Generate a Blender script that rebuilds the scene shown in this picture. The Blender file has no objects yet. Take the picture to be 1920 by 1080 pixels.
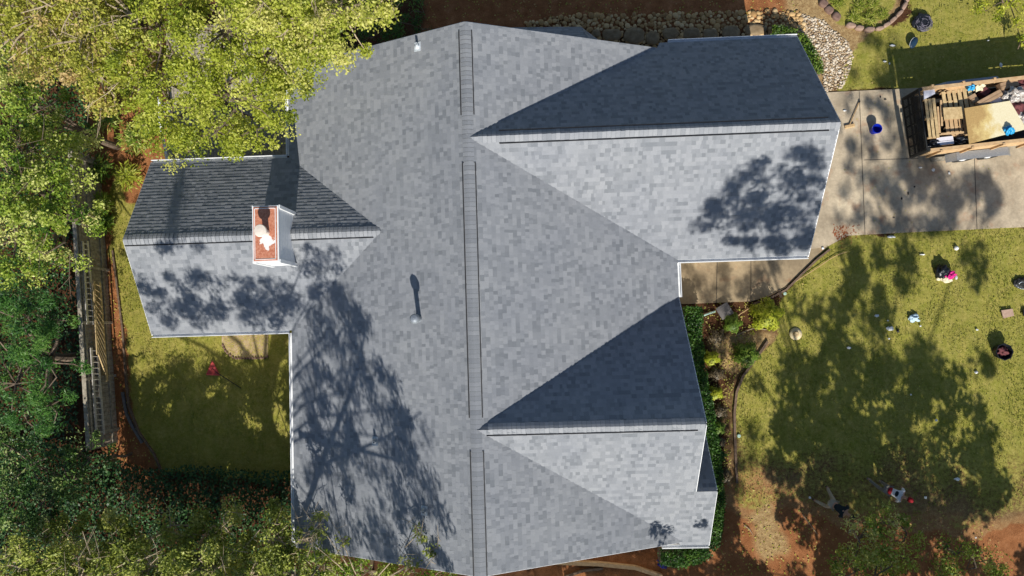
import bpy, bmesh, math, random
import numpy as np
from mathutils import Vector, Matrix
rng = np.random.default_rng(7); random.seed(7)
sc = bpy.context.scene; C = sc.collection

# ------------------------------------------------------------------ camera
FPX, H = 1300.0, 27.0
NX, NY = 1004.9, 602.1                       # where the plumb line through the camera falls
d = np.array([(NX-960)/FPX, -(NY-540)/FPX, -1.0]); d /= np.linalg.norm(d)
a = np.array([0, 0, -1.0]); v = np.cross(a, d)
K = np.array([[0, -v[2], v[1]], [v[2], 0, -v[0]], [-v[1], v[0], 0]])
R = np.eye(3)+K+K@K/(1+a@d)
cam = bpy.data.objects.new('camera', bpy.data.cameras.new('camera')); C.objects.link(cam)
cam.data.sensor_width = 36; cam.data.lens = FPX/1920*36
cam.data.clip_end = 2000; cam.data.clip_start = .1
cam.matrix_world = Matrix.Translation((0, 0, H)) @ Matrix(R.T.tolist()).to_4x4()
sc.camera = cam
sc.render.resolution_x = 1024; sc.render.resolution_y = 576

# ------------------------------------------------------------------ world, sun, exposure
ELEV = math.radians(36.8)
SUNH = np.array([0.14, -1.0]); SUNH /= np.linalg.norm(SUNH)     # horizontal direction towards the sun
COT = 1/math.tan(ELEV)
w = bpy.data.worlds.new('World'); sc.world = w; w.use_nodes = True
nt = w.node_tree; bg = nt.nodes['Background']
sky = nt.nodes.new('ShaderNodeTexSky'); sky.sky_type = 'NISHITA'; sky.sun_disc = False
sky.sun_elevation = ELEV; sky.sun_rotation = math.atan2(SUNH[0], SUNH[1])
sky.air_density = 1.0; sky.dust_density = .3; sky.ozone_density = 1.0
nt.links.new(sky.outputs[0], bg.inputs[0]); bg.inputs[1].default_value = 0.082
sun = bpy.data.objects.new('sun', bpy.data.lights.new('sun', 'SUN')); C.objects.link(sun)
sun.data.energy = 5.0; sun.data.angle = math.radians(.5); sun.data.color = (1, .955, .87)
sd = Vector((SUNH[0]*math.cos(ELEV), SUNH[1]*math.cos(ELEV), math.sin(ELEV)))
sun.rotation_euler = sd.to_track_quat('Z', 'Y').to_euler()
vs = sc.view_settings; vs.view_transform = 'Standard'; vs.look = 'None'; vs.exposure = 0.33; vs.gamma = 1

# ------------------------------------------------------------------ helpers
def at(u, vv, z=0.0):
    q = R.T @ np.array([(u-960)/FPX, -(vv-540)/FPX, -1.0]); t = (z-H)/q[2]
    return np.array([q[0]*t, q[1]*t, z])
TH = -0.0313; HC, HS = math.cos(TH), math.sin(TH)
def hs(x, y, z=0.0):                      # house frame -> world
    return np.array([HC*x+HS*y, -HS*x+HC*y, z])
def tag(o, label=None, cat=None, group=None, kind=None):
    if label: o['label'] = label
    if cat: o['category'] = cat
    if group: o['group'] = group
    if kind: o['kind'] = kind
    return o
def empty(name, loc, rz=0, label=None, cat=None, group=None):
    o = bpy.data.objects.new(name, None); C.objects.link(o); o.location = [float(q) for q in loc]; o.rotation_euler = (0, 0, rz)
    o.empty_display_size = .2
    return tag(o, label, cat, group)
def link(name, me, parent=None):
    o = bpy.data.objects.new(name, me); C.objects.link(o)
    if parent: o.parent = parent
    return o
def npmesh(name, V, F, mat, parent=None, attrs=None, smooth=False, mats=None, mi=None):
    """V (n,3); F (m,k) array or list of tuples"""
    me = bpy.data.meshes.new(name)
    V = np.asarray(V, dtype=np.float32)
    if isinstance(F, np.ndarray):
        m, k = F.shape
        me.vertices.add(len(V)); me.vertices.foreach_set('co', V.ravel())
        me.loops.add(m*k); me.loops.foreach_set('vertex_index', F.ravel().astype(np.int32))
        me.polygons.add(m); me.polygons.foreach_set('loop_start', np.arange(0, m*k, k, dtype=np.int32))
        me.polygons.foreach_set('loop_total', np.full(m, k, dtype=np.int32))
        me.update(calc_edges=True)
    else:
        me.from_pydata([tuple(map(float, q)) for q in V], [], [tuple(int(i) for i in f) for f in F]); me.update()
    for mm in (mats or [mat]): me.materials.append(mm)
    if mi is not None: me.polygons.foreach_set('material_index', np.asarray(mi, dtype=np.int32))
    for an, (dom, arr) in (attrs or {}).items():
        at_ = me.attributes.new(an, 'FLOAT', dom); at_.data.foreach_set('value', np.asarray(arr, dtype=np.float32))
    if smooth: me.polygons.foreach_set('use_smooth', np.ones(len(me.polygons), dtype=bool))
    return link(name, me, parent)

class MB:                                  # collects shapes into ONE mesh
    def __init__(s): s.V = []; s.F = []
    def add(s, V, F):
        n = len(s.V); s.V += [tuple(map(float, q)) for q in V]; s.F += [tuple(i+n for i in f) for f in F]; return s
    def box(s, c, size, rz=0, ax=None, ins=0):
        hx, hy, hz = size[0]/2, size[1]/2, size[2]/2
        P = []
        M = ax if ax is not None else Matrix.Rotation(rz, 3, 'Z')
        for dz in (-hz, hz):
            k = 1-ins if dz > 0 else 1
            for dx, dy in ((-hx, -hy), (hx, -hy), (hx, hy), (-hx, hy)):
                q = M @ Vector((dx*k, dy*k, dz)); P.append((c[0]+q[0], c[1]+q[1], c[2]+q[2]))
        return s.add(P, [(3, 2, 1, 0), (4, 5, 6, 7), (0, 1, 5, 4), (1, 2, 6, 5), (2, 3, 7, 6), (3, 0, 4, 7)])
    def bar(s, p, q, wd, ht, up=(0, 0, 1)):
        p = Vector([float(t) for t in p]); q = Vector([float(t) for t in q]); x = (q-p); L = x.length; x.normalize(); u = Vector(up)
        y = u.cross(x)
        if y.length < 1e-4: y = Vector((0, 1, 0)).cross(x)
        y.normalize(); z = x.cross(y)
        M = Matrix((x, y, z)).transposed()
        return s.box((p+q)/2, (L, wd, ht), ax=M)
    def tube(s, pts, rad, n=8, cap=True):
        pts = [Vector([float(t) for t in p]) for p in pts]
        if not hasattr(rad, '__len__'): rad = [rad]*len(pts)
        V = []; F = []; ref = None
        for i, p in enumerate(pts):
            t = (pts[min(i+1, len(pts)-1)]-pts[max(i-1, 0)]).normalized()
            if ref is None: ref = t.orthogonal().normalized()
            ref = (ref-t*ref.dot(t)).normalized(); b = t.cross(ref)
            for k in range(n):
                an = 2*math.pi*k/n; V.append(p+(ref*math.cos(an)+b*math.sin(an))*rad[i])
        for i in range(len(pts)-1):
            for k in range(n): F.append((i*n+k, i*n+(k+1) % n, (i+1)*n+(k+1) % n, (i+1)*n+k))
        if cap: F += [tuple(range(n))[::-1], tuple(range((len(pts)-1)*n, len(pts)*n))]
        return s.add(V, F)
    def lathe(s, c, prof, n=20, ax=(0, 0, 1)):
        q = Vector(ax).to_track_quat('Z', 'Y'); V = []; F = []
        for r_, z_ in prof:
            for k in range(n):
                an = 2*math.pi*k/n; p = q @ Vector((r_*math.cos(an), r_*math.sin(an), z_)); V.append((c[0]+p[0], c[1]+p[1], c[2]+p[2]))
        for i in range(len(prof)-1):
            for k in range(n): F.append((i*n+k, i*n+(k+1) % n, (i+1)*n+(k+1) % n, (i+1)*n+k))
        F += [tuple(range(n))[::-1], tuple(range((len(prof)-1)*n, len(prof)*n))]
        return s.add(V, F)
    def prism(s, poly, z0, z1):
        n = len(poly); V = [(p[0], p[1], z0) for p in poly]+[(p[0], p[1], z1) for p in poly]
        F = [tuple(range(n))[::-1], tuple(range(n, 2*n))]+[(i, (i+1) % n, n+(i+1) % n, n+i) for i in range(n)]
        return s.add(V, F)
    def build(s, name, mat, parent=None, smooth=False, bevel=0):
        me = bpy.data.meshes.new(name); me.from_pydata(s.V, [], s.F); me.update()
        bm = bmesh.new(); bm.from_mesh(me); bmesh.ops.recalc_face_normals(bm, faces=bm.faces)
        if bevel: bmesh.ops.bevel(bm, geom=list(bm.edges), offset=bevel, segments=1, affect='EDGES')
        bm.to_mesh(me); bm.free()
        me.materials.append(mat)
        if smooth: me.polygons.foreach_set('use_smooth', np.ones(len(me.polygons), dtype=bool))
        return link(name, me, parent)

# ------------------------------------------------------------------ materials
def newmat(name):
    m = bpy.data.materials.new(name); m.use_nodes = True; t = m.node_tree
    return m, t, t.nodes['Principled BSDF']
def N(t, typ, **kw):
    n = t.nodes.new(typ)
    for k_, v_ in kw.items(): setattr(n, k_, v_)
    return n
def noise(t, scale, detail=4, rough=.6, vec=None):
    n = N(t, 'ShaderNodeTexNoise'); n.inputs['Scale'].default_value = scale; n.inputs['Detail'].default_value = detail
    n.inputs['Roughness'].default_value = rough
    if vec: t.links.new(vec, n.inputs['Vector'])
    return n
def ramp(t, fac, stops):
    r = N(t, 'ShaderNodeValToRGB'); e = r.color_ramp.elements
    while len(e) < len(stops): e.new(.5)
    for i, (p, c) in enumerate(stops): e[i].position = p; e[i].color = (*c, 1)
    t.links.new(fac, r.inputs[0]); return r.outputs[0]
def mix(t, fac, A, B, mode='MIX'):
    m = N(t, 'ShaderNodeMix', data_type='RGBA', blend_type=mode)
    for s_, x in ((m.inputs[0], fac), (m.inputs[6], A), (m.inputs[7], B)):
        if hasattr(x, 'is_output'): t.links.new(x, s_)
        elif isinstance(x, (int, float)): s_.default_value = x
        else: s_.default_value = (*x, 1)
    return m.outputs[2]
def mth(t, op, A, B=0.0, clamp=False):
    m = N(t, 'ShaderNodeMath', operation=op); m.use_clamp = clamp
    for s_, x in ((m.inputs[0], A), (m.inputs[1], B)):
        if hasattr(x, 'is_output'): t.links.new(x, s_)
        else: s_.default_value = x
    return m.outputs[0]
def attr(t, name):
    return N(t, 'ShaderNodeAttribute', attribute_name=name).outputs['Fac']
def pos(t): return N(t, 'ShaderNodeNewGeometry').outputs['Position']
def bump(t, b, hgt, strength=.5, dist=.02):
    n = N(t, 'ShaderNodeBump'); n.inputs['Strength'].default_value = strength; n.inputs['Distance'].default_value = dist
    t.links.new(hgt, n.inputs['Height']); t.links.new(n.outputs[0], b.inputs['Normal'])
def plain(name, c1, c2=None, scale=12, rough=.7, metal=0, bmp=.3, bd=.005, spec=.3, detail=5):
    m, t, b = newmat(name); c2 = c2 or tuple(x*.7 for x in c1)
    n = noise(t, scale, detail, .65, pos(t))
    t.links.new(ramp(t, n.outputs[0], [(.35, c2), (.65, c1)]), b.inputs['Base Color'])
    b.inputs['Roughness'].default_value = rough; b.inputs['Metallic'].default_value = metal
    b.inputs['Specular IOR Level'].default_value = spec
    if bmp: bump(t, b, n.outputs[0], bmp, bd)
    return m

def shingle_mat():
    m, t, b = newmat('asphalt_shingle'); P_ = pos(t)
    tone = attr(t, 'tone')
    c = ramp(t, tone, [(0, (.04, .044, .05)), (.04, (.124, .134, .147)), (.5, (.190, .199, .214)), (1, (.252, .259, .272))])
    g = noise(t, 160, 2, .7, P_)
    c = mix(t, .45, c, ramp(t, g.outputs[0], [(.3, (.30, .31, .33)), (.7, (.95, .95, .95))]), 'OVERLAY')
    l = noise(t, .5, 4, .6, P_)
    c = mix(t, .35, c, ramp(t, l.outputs[0], [(.3, (.40, .41, .44)), (.7, (.60, .59, .57))]), 'OVERLAY')
    t.links.new(c, b.inputs['Base Color']); b.inputs['Roughness'].default_value = .92
    b.inputs['Specular IOR Level'].default_value = .25
    bump(t, b, g.outputs[0], .5, .003)
    return m
M = {}
M['shingle'] = shingle_mat()
M['white'] = plain('white_paint', (.80, .81, .82), (.68, .69, .70), 3, .45, bmp=0)
M['slot'] = plain('vent_slot_black', (.02, .02, .022), (.012, .012, .014), 8, .6, bmp=0)
M['wall'] = plain('painted_siding', (.55, .51, .44), (.48, .45, .39), 4, .7)
M['glass'] = plain('window_glass', (.03, .04, .05), (.02, .03, .035), 1, .05, bmp=0, spec=.8)
M['galv'] = plain('galvanised_metal', (.42, .45, .48), (.30, .33, .36), 30, .4, .6)
M['rubber'] = plain('vent_rubber', (.04, .05, .06), (.03, .035, .04), 30, .6)
M['lightmetal'] = plain('pale_flashing', (.62, .66, .70), (.5, .54, .58), 20, .5, .2)
def siding_mat():
    m, t, b = newmat('white_chimney_siding'); P_ = pos(t)
    wv = N(t, 'ShaderNodeTexWave', wave_type='BANDS', bands_direction='Z', wave_profile='SAW'); wv.inputs['Scale'].default_value = 2.6
    t.links.new(P_, wv.inputs['Vector'])
    n = noise(t, 6, 4, .6, P_)
    t.links.new(ramp(t, n.outputs[0], [(.3, (.80, .81, .82)), (.7, (.90, .90, .90))]), b.inputs['Base Color'])
    b.inputs['Roughness'].default_value = .5
    bump(t, b, wv.outputs['Fac'], .8, .02); return m
M['chimney'] = siding_mat()
def rust_mat():
    m, t, b = newmat('rusty_chimney_pan'); tc = N(t, 'ShaderNodeTexCoord').outputs['Object']
    n = noise(t, 2.2, 6, .6, tc); n2 = noise(t, 14, 4, .7, tc)
    c = ramp(t, n2.outputs[0], [(.3, (.34, .10, .05)), (.55, (.50, .20, .12)), (.8, (.64, .38, .28))])
    sx = N(t, 'ShaderNodeSeparateXYZ'); t.links.new(tc, sx.inputs[0])
    k = mth(t, 'SUBTRACT', mth(t, 'ADD', n.outputs[0], .06), mth(t, 'ADD', mth(t, 'MULTIPLY', mth(t, 'ABSOLUTE', mth(t, 'ADD', sx.outputs[1], .28)), .35), mth(t, 'MULTIPLY', mth(t, 'ABSOLUTE', mth(t, 'SUBTRACT', sx.outputs[0], .03)), .5)))
    c = mix(t, ramp(t, k, [(.47, (0, 0, 0)), (.49, (1, 1, 1))]), c, (.74, .72, .70))
    t.links.new(c, b.inputs['Base Color']); b.inputs['Roughness'].default_value = .55; return m
M['rust'] = rust_mat()
M['flueshade'] = plain('flue_shadow_brown', (.16, .03, .015), (.07, .012, .008), 9, .35)  # dark brown standing for the flue's shadow on the pan, not drawn
M['cream'] = plain('cream_metal', (.74, .66, .58), (.66, .58, .50), 5, .5, bmp=0)
def concrete_mat(name='stained_concrete', k=(1, 1, 1)):
    m, t, b = newmat(name); P_ = pos(t)
    n1 = noise(t, .7, 5, .65, P_); n2 = noise(t, 9, 6, .7, P_); n3 = noise(t, 1.6, 3, .6, P_)
    c = ramp(t, n1.outputs[0], [(.32, (.30, .24, .165)), (.5, (.43, .35, .245)), (.68, (.56, .46, .32))])
    c = mix(t, .6, c, ramp(t, n2.outputs[0], [(.3, (.36, .36, .36)), (.65, (.62, .62, .62))]), 'OVERLAY')
    vv = N(t, 'ShaderNodeVectorMath', operation='ADD'); vv.inputs[1].default_value = (31, 7, 0); t.links.new(P_, vv.inputs[0]); t.links.new(vv.outputs[0], n3.inputs['Vector'])
    c = mix(t, ramp(t, n3.outputs[0], [(.56, (0, 0, 0)), (.72, (.55, .55, .55))]), c, (.36, .17, .09))
    c = mix(t, 1.0, c, k, 'MULTIPLY')
    t.links.new(c, b.inputs['Base Color']); b.inputs['Roughness'].default_value = .85; bump(t, b, n2.outputs[0], .3, .004); return m
M['concrete'] = concrete_mat()
M['walk'] = concrete_mat('mossy_brown_concrete', (.72, .67, .58))
M['joint'] = plain('dirty_concrete_joint', (.09, .08, .065), (.06, .055, .045), 9, .9)
def ground_mat():
    m, t, b = newmat('yard_ground'); P_ = pos(t)
    gr, red, straw = attr(t, 'grass'), attr(t, 'clay'), attr(t, 'straw')
    f1 = noise(t, 30, 4, .8, P_); f2 = noise(t, 2.2, 5, .7, P_); f3 = noise(t, 7, 4, .7, P_)
    base = ramp(t, f2.outputs[0], [(.3, (.050, .022, .012)), (.55, (.095, .045, .022)), (.75, (.14, .072, .035))])
    clay = ramp(t, f2.outputs[0], [(.3, (.22, .085, .032)), (.55, (.34, .145, .06)), (.75, (.46, .22, .105))])
    c = mix(t, red, base, clay)
    strw = ramp(t, f3.outputs[0], [(.3, (.24, .14, .06)), (.6, (.46, .33, .16)), (.8, (.58, .45, .24))])
    c = mix(t, straw, c, strw)
    c = mix(t, .75, c, ramp(t, f1.outputs[0], [(.32, (.22, .22, .22)), (.66, (.74, .74, .74))]), 'OVERLAY')
    g = ramp(t, f3.outputs[0], [(.28, (.16, .175, .022)), (.5, (.30, .31, .058)), (.68, (.45, .42, .13))])
    g = mix(t, .5, g, ramp(t, f2.outputs[0], [(.3, (.20, .225, .028)), (.7, (.42, .34, .12))]))
    g = mix(t, .42, g, ramp(t, f1.outputs[0], [(.32, (.26, .26, .26)), (.66, (.72, .72, .72))]), 'OVERLAY')
    mp = N(t, 'ShaderNodeMapping'); mp.inputs['Scale'].default_value = (3.2, .7, 1); mp.inputs['Rotation'].default_value = (0, 0, .5); t.links.new(P_, mp.inputs[0])
    f4 = noise(t, 1.1, 5, .7, mp.outputs[0]); g = mix(t, .45, g, ramp(t, f4.outputs[0], [(.3, (.34, .37, .30)), (.7, (.70, .62, .62))]), 'OVERLAY')
    # thin grass: blotches of turf over bare ground
    k = mth(t, 'ADD', gr, mth(t, 'MULTIPLY', mth(t, 'SUBTRACT', f3.outputs[0], .5), 1.1))
    k = mth(t, 'MULTIPLY', mth(t, 'SUBTRACT', k, .35), 3.0, True)
    c = mix(t, k, c, g)
    c = mix(t, 1.0, c, (.93, .90, .88), 'MULTIPLY')
    t.links.new(c, b.inputs['Base Color']); b.inputs['Roughness'].default_value = .95; b.inputs['Specular IOR Level'].default_value = .1
    bump(t, b, f1.outputs[0], .9, .035); return m
M['ground'] = ground_mat()
def leaf_mat(name, cols, transl=.35, rough=.5, spec=.35):
    m, t, b = newmat(name); tone = attr(t, 'tone')
    k = len(cols)
    c = ramp(t, tone, [(i/(k-1), cc) for i, cc in enumerate(cols)])
    t.links.new(c, b.inputs['Base Color']); b.inputs['Roughness'].default_value = rough; b.inputs['Specular IOR Level'].default_value = spec
    tr = N(t, 'ShaderNodeBsdfTranslucent'); t.links.new(c, tr.inputs[0])
    mx = N(t, 'ShaderNodeMixShader'); mx.inputs[0].default_value = transl
    t.links.new(b.outputs[0], mx.inputs[1]); t.links.new(tr.outputs[0], mx.inputs[2])
    t.links.new(mx.outputs[0], t.nodes['Material Output'].inputs[0]); return m
M['l_yellow'] = leaf_mat('yellow_green_leaves', [(.14, .19, .02), (.34, .40, .035), (.50, .54, .07), (.66, .65, .17)], .45)
M['l_light'] = leaf_mat('light_green_leaves', [(.18, .23, .03), (.40, .46, .05), (.56, .58, .11), (.70, .66, .22)], .45)
M['l_olive'] = leaf_mat('olive_autumn_leaves', [(.17, .18, .03), (.38, .40, .05), (.54, .52, .10), (.62, .46, .20)], .42)
M['l_bright'] = leaf_mat('bright_green_leaves', [(.05, .12, .012), (.21, .32, .03), (.43, .51, .08), (.70, .70, .26)], .42)
M['l_dark'] = leaf_mat('dark_evergreen_needles', [(0.016, 0.058, 0.013), (0.039, 0.124, 0.016), (0.072, 0.182, 0.026), (0.130, 0.247, 0.039)], .25)
M['l_gloss'] = leaf_mat('glossy_leaves', [(.02, .06, .012), (.05, .12, .018), (.12, .21, .04), (.36, .42, .15)], .25, .45, .3)
M['l_shrub'] = leaf_mat('olive_shrub_leaves', [(.09, .12, .02), (.24, .29, .04), (.42, .47, .085), (.64, .63, .20)], .4)
M['l_hedge'] = leaf_mat('hedge_leaves', [(0.012, 0.045, 0.006), (0.030, 0.090, 0.010), (0.060, 0.150, 0.015), (0.120, 0.220, 0.030)], .3)
M['l_hedge2'] = leaf_mat('fresh_hedge_leaves', [(0.030, 0.080, 0.008), (0.090, 0.170, 0.015), (0.170, 0.260, 0.030), (0.280, 0.340, 0.050)], .3)
M['l_gold'] = leaf_mat('golden_leaves', [(0.120, 0.170, 0.010), (0.320, 0.380, 0.020), (0.480, 0.500, 0.040), (0.620, 0.580, 0.100)], .35)
M['l_dry'] = leaf_mat('dry_brown_leaves', [(0.045, 0.035, 0.020), (0.100, 0.075, 0.040), (0.170, 0.130, 0.070), (0.280, 0.230, 0.160)], .2)
M['l_ivy'] = leaf_mat('ivy_leaves', [(0.008, 0.039, 0.010), (0.019, 0.072, 0.016), (0.039, 0.111, 0.023), (0.091, 0.169, 0.052)], .2)
M['l_grass'] = leaf_mat('grass_blades', [(.15, .19, .02), (.24, .27, .045), (.33, .33, .08), (.44, .41, .15)], .3, .8, .1)
M['l_tuft'] = leaf_mat('lime_grass_blades', [(0.140, 0.200, 0.020), (0.270, 0.340, 0.040), (0.380, 0.420, 0.070), (0.520, 0.480, 0.180)], .3, .7, .1)
M['bark'] = plain('grey_brown_bark', (.20, .15, .11), (.09, .065, .045), 14, .9, bmp=.8, bd=.02)
M['twig'] = plain('pale_twigs', (.42, .34, .24), (.25, .19, .12), 20, .85)
M['plank'] = plain('weathered_fence_wood', (.42, .37, .29), (.20, .17, .125), 7, .9, bmp=.6)
M['ladderm'] = plain('dull_aluminium_ladder', (.72, .68, .64), (.48, .45, .41), 18, .5, .3)
M['lumber'] = plain('raw_lumber', (.58, .40, .22), (.45, .28, .14), 6, .75)
M['lumber2'] = plain('pale_pallet_wood', (.62, .46, .24), (.42, .29, .14), 8, .8)
M['oldwood'] = plain('grey_timber_edging', (.19, .13, .09), (.10, .065, .045), 9, .9)
def ply_mat():
    m, t, b = newmat('stained_plywood'); P_ = N(t, 'ShaderNodeTexCoord').outputs['Object']
    n = noise(t, 1.6, 5, .6, P_); n2 = noise(t, 22, 3, .7, P_)
    sx = N(t, 'ShaderNodeSeparateXYZ'); t.links.new(P_, sx.inputs[0])
    k = mth(t, 'ADD', mth(t, 'MULTIPLY', sx.outputs[0], -.45), n.outputs[0])
    c = ramp(t, k, [(.52, (.72, .64, .42)), (.68, (.62, .47, .19)), (.85, (.42, .27, .10))])
    c = mix(t, .4, c, ramp(t, n2.outputs[0], [(.35, (.35, .35, .35)), (.6, (.6, .6, .6))]), 'OVERLAY')
    t.links.new(c, b.inputs['Base Color']); b.inputs['Roughness'].default_value = .75; return m
M['ply'] = ply_mat()
M['black'] = plain('black_steel', (.03, .03, .028), (.015, .015, .014), 12, .6)
M['tyre'] = plain('tyre_rubber', (.025, .025, .025), (.015, .015, .015), 20, .8)
M['carton'] = plain('brown_cardboard', (.42, .28, .17), (.33, .21, .12), 5, .8)
M['offwhite'] = plain('offwhite_card', (.74, .72, .76), (.62, .60, .66), 5, .6)
M['blueplastic'] = plain('bright_blue_plastic', (.03, .36, .68), (.02, .24, .50), 18, .3)
M['bucketblue'] = plain('deep_blue_bucket', (.005, .02, .42), (.004, .015, .30), 8, .3)
M['bluedark'] = plain('dark_blue_lining', (.005, .012, .18), (.004, .01, .12), 8, .4)
M['pink'] = plain('magenta_cloth', (.62, .02, .22), (.42, .01, .14), 14, .8)
M['sack'] = plain('cream_sack', (.74, .66, .46), (.56, .48, .32), 14, .8)
M['clear'] = plain('crumpled_clear_plastic', (.52, .50, .46), (.20, .15, .13), 14, .2, bmp=.8, bd=.03, spec=.8)
M['maroon'] = plain('maroon_carpet', (.17, .05, .05), (.07, .02, .025), 12, .8)
M['dark'] = plain('near_black_plastic', (.018, .020, .026), (.010, .011, .014), 14, .35)
M['navy'] = plain('dark_navy_cover', (.010, .035, .07), (.006, .02, .045), 10, .5)
M['grey'] = plain('grey_slate', (.17, .155, .15), (.12, .11, .105), 9, .8)
M['purplegrey'] = plain('grey_plastic_strips', (.20, .19, .23), (.10, .09, .12), 25, .5)
M['board'] = plain('pinkish_board', (.48, .33, .25), (.38, .25, .18), 8, .8)
M['straw'] = plain('woven_straw', (.72, .60, .38), (.56, .44, .25), 35, .8, bmp=.6)
M['strawband'] = plain('straw_crown', (.58, .44, .24), (.46, .33, .17), 35, .8)
M['redpl'] = plain('faded_red_plastic', (.58, .09, .08), (.44, .06, .055), 12, .5)
M['handle'] = plain('pale_wood_handle', (.55, .38, .20), (.42, .27, .13), 15, .6)
M['paper'] = plain('white_scrap', (.80, .80, .78), (.65, .66, .66), 20, .7)
M['mint'] = plain('pale_mint_plastic', (.42, .58, .50), (.30, .44, .38), 20, .5)
M['palebl'] = plain('pale_blue_plastic', (.30, .46, .56), (.50, .60, .66), 25, .4)
M['stone'] = plain('river_stone', (.46, .35, .22), (.26, .18, .10), 5, .8)
M['flag'] = plain('brown_flagstone', (.27, .20, .12), (.17, .115, .06), 5, .85, bmp=.6, bd=.02)
M['block'] = plain('brown_edging_stone', (.22, .14, .11), (.14, .085, .065), 7, .9)
M['block2'] = plain('pale_edging_stone', (.36, .25, .19), (.26, .17, .125), 7, .9)
M['skin'] = plain('skin', (.42, .24, .16), (.38, .21, .14), 8, .6, bmp=0)
M['denim'] = plain('khaki_cloth', (.42, .36, .27), (.33, .28, .20), 20, .85)
M['darkcloth'] = plain('black_cloth', (.012, .022, .026), (.008, .014, .018), 20, .85)
M['redcloth'] = plain('dark_red_cloth', (.34, .012, .02), (.22, .008, .014), 20, .85)
M['whitecloth'] = plain('white_cloth', (.66, .66, .68), (.52, .52, .55), 20, .85)
M['hair'] = plain('black_hair', (.015, .012, .010), (.01, .008, .007), 40, .6)
M['greycloth'] = plain('grey_green_cloth', (.22, .20, .17), (.15, .14, .12), 20, .85)

# ------------------------------------------------------------------ ground sheet with painted kinds of ground
def inpoly(px, py, poly):
    c = np.zeros(px.shape, bool); n = len(poly)
    for i in range(n):
        x0, y0 = poly[i]; x1, y1 = poly[(i+1) % n]
        if y0 == y1: continue
        k = ((y0 > py) != (y1 > py)) & (px < (x1-x0)*(py-y0)/(y1-y0)+x0); c ^= k
    return c
def vnoise(x, y, s, seed):
    r = np.random.default_rng(seed); G = r.random((256, 256)); x = x/s+1000.3; y = y/s+1000.7
    xi = np.floor(x).astype(int); yi = np.floor(y).astype(int); fx = x-xi; fy = y-yi; fx = fx*fx*(3-2*fx); fy = fy*fy*(3-2*fy)
    g = lambda i, j: G[i % 256, j % 256]
    return (g(xi, yi)*(1-fx)+g(xi+1, yi)*fx)*(1-fy)+(g(xi, yi+1)*(1-fx)+g(xi+1, yi+1)*fx)*fy
def gp(poly): return [tuple(at(u, v_)[:2]) for u, v_ in poly]      # ground outline from the survey points
LAWN = [[(1455, 560), (1480, 530), (1520, 490), (1560, 452), (1600, 438), (2100, 415), (2100, 985), (1890, 962), (1830, 990), (1760, 985),
         (1640, 975), (1560, 965), (1480, 930), (1420, 960), (1372, 930), (1378, 850), (1372, 760), (1390, 695), (1425, 660), (1450, 640)],
        [(1570, 168), (1600, 90), (1640, 60), (1700, 40), (1700, -120), (2100, -120), (2100, 158)],
        [(214, 300), (238, 380), (560, 330), (560, 905), (300, 880), (262, 800), (240, 740), (236, 640), (218, 520), (205, 430)],
        [(1560, 50), (1550, -40), (1690, -40), (1660, 40), (1640, 52)]]
CLAY = [[(760, -160), (1560, -160), (1540, 30), (1400, 60), (1000, 60), (800, 60)], [(165, 380), (214, 400), (236, 560), (255, 760), (310, 885), (280, 900), (200, 860), (196, 640), (180, 470)],
        [(1330, 900), (1400, 870), (1560, 950), (1860, 970), (2100, 970), (2100, 1250), (1000, 1250), (1000, 1040), (1330, 1030)], [(1560, 425), (1590, 415), (1600, 470), (1570, 460)],
        [(150, 170), (330, 190), (320, 300), (240, 400), (150, 380)]]
STRAW = [[(1400, 960), (1440, 930), (1470, 990), (1480, 1040), (1430, 1050)],
         [(1330, 640), (1460, 620), (1420, 680), (1370, 700)], [(1480, -60), (1700, -60), (1660, 60), (1590, 110), (1560, 170), (1510, 150), (1480, 60)], [(1540, 165), (1590, 168), (1560, 190)]]
def grid(name, x0, x1, y0, y1, st, z=0.0):
    xs = np.arange(x0, x1+st/2, st); ys = np.arange(y0, y1+st/2, st); X, Y = np.meshgrid(xs, ys); nx, ny = len(xs), len(ys)
    wx = X+(vnoise(X, Y, .8, 1)-.5)*.35+(vnoise(X, Y, .25, 2)-.5)*.2; wy = Y+(vnoise(X, Y, .8, 3)-.5)*.35+(vnoise(X, Y, .25, 4)-.5)*.2
    def mask(polys):
        m_ = np.zeros(X.shape)
        for p in polys: m_ = np.maximum(m_, inpoly(wx, wy, gp(p)).astype(float))
        for _ in range(4): m_[1:-1, 1:-1] = (m_[1:-1, 1:-1]*2+m_[:-2, 1:-1]+m_[2:, 1:-1]+m_[1:-1, :-2]+m_[1:-1, 2:])/6
        return m_
    g, c, s = mask(LAWN), mask(CLAY), mask(STRAW)
    # thinner turf towards the front of the right lawn
    thin = np.clip((-(Y+2.6))/4.2+(vnoise(X, Y, 1.6, 19)-.5)*.5, 0, 1)*(X > 5)
    thin2 = np.clip((8.6-X)/1.0, 0, 1)*(X > 5)*(Y < 0)
    thin = np.maximum(thin, thin2*.7)*(.6+.55*vnoise(X, Y, .9, 9))
    g = g*(1-.72*np.clip(thin, 0, 1))
    s = np.maximum(s, np.clip(thin, 0, 1)*.55*(g > 0))
    Z = z+(vnoise(X, Y, 1.4, 5)-.5)*.05+(vnoise(X, Y, .3, 6)-.5)*.02
    V = np.stack([X, Y, Z], -1).reshape(-1, 3)
    i = np.arange(nx*ny).reshape(ny, nx)
    F = np.stack([i[:-1, :-1], i[:-1, 1:], i[1:, 1:], i[1:, :-1]], -1).reshape(-1, 4)
    return npmesh(name, V, F, M['ground'], attrs={'grass': ('POINT', g.ravel()), 'clay': ('POINT', c.ravel()), 'straw': ('POINT', s.ravel())}, smooth=True)
o = grid('ground', -24, 23, -16, 16, .08); tag(o, kind='structure')
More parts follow.
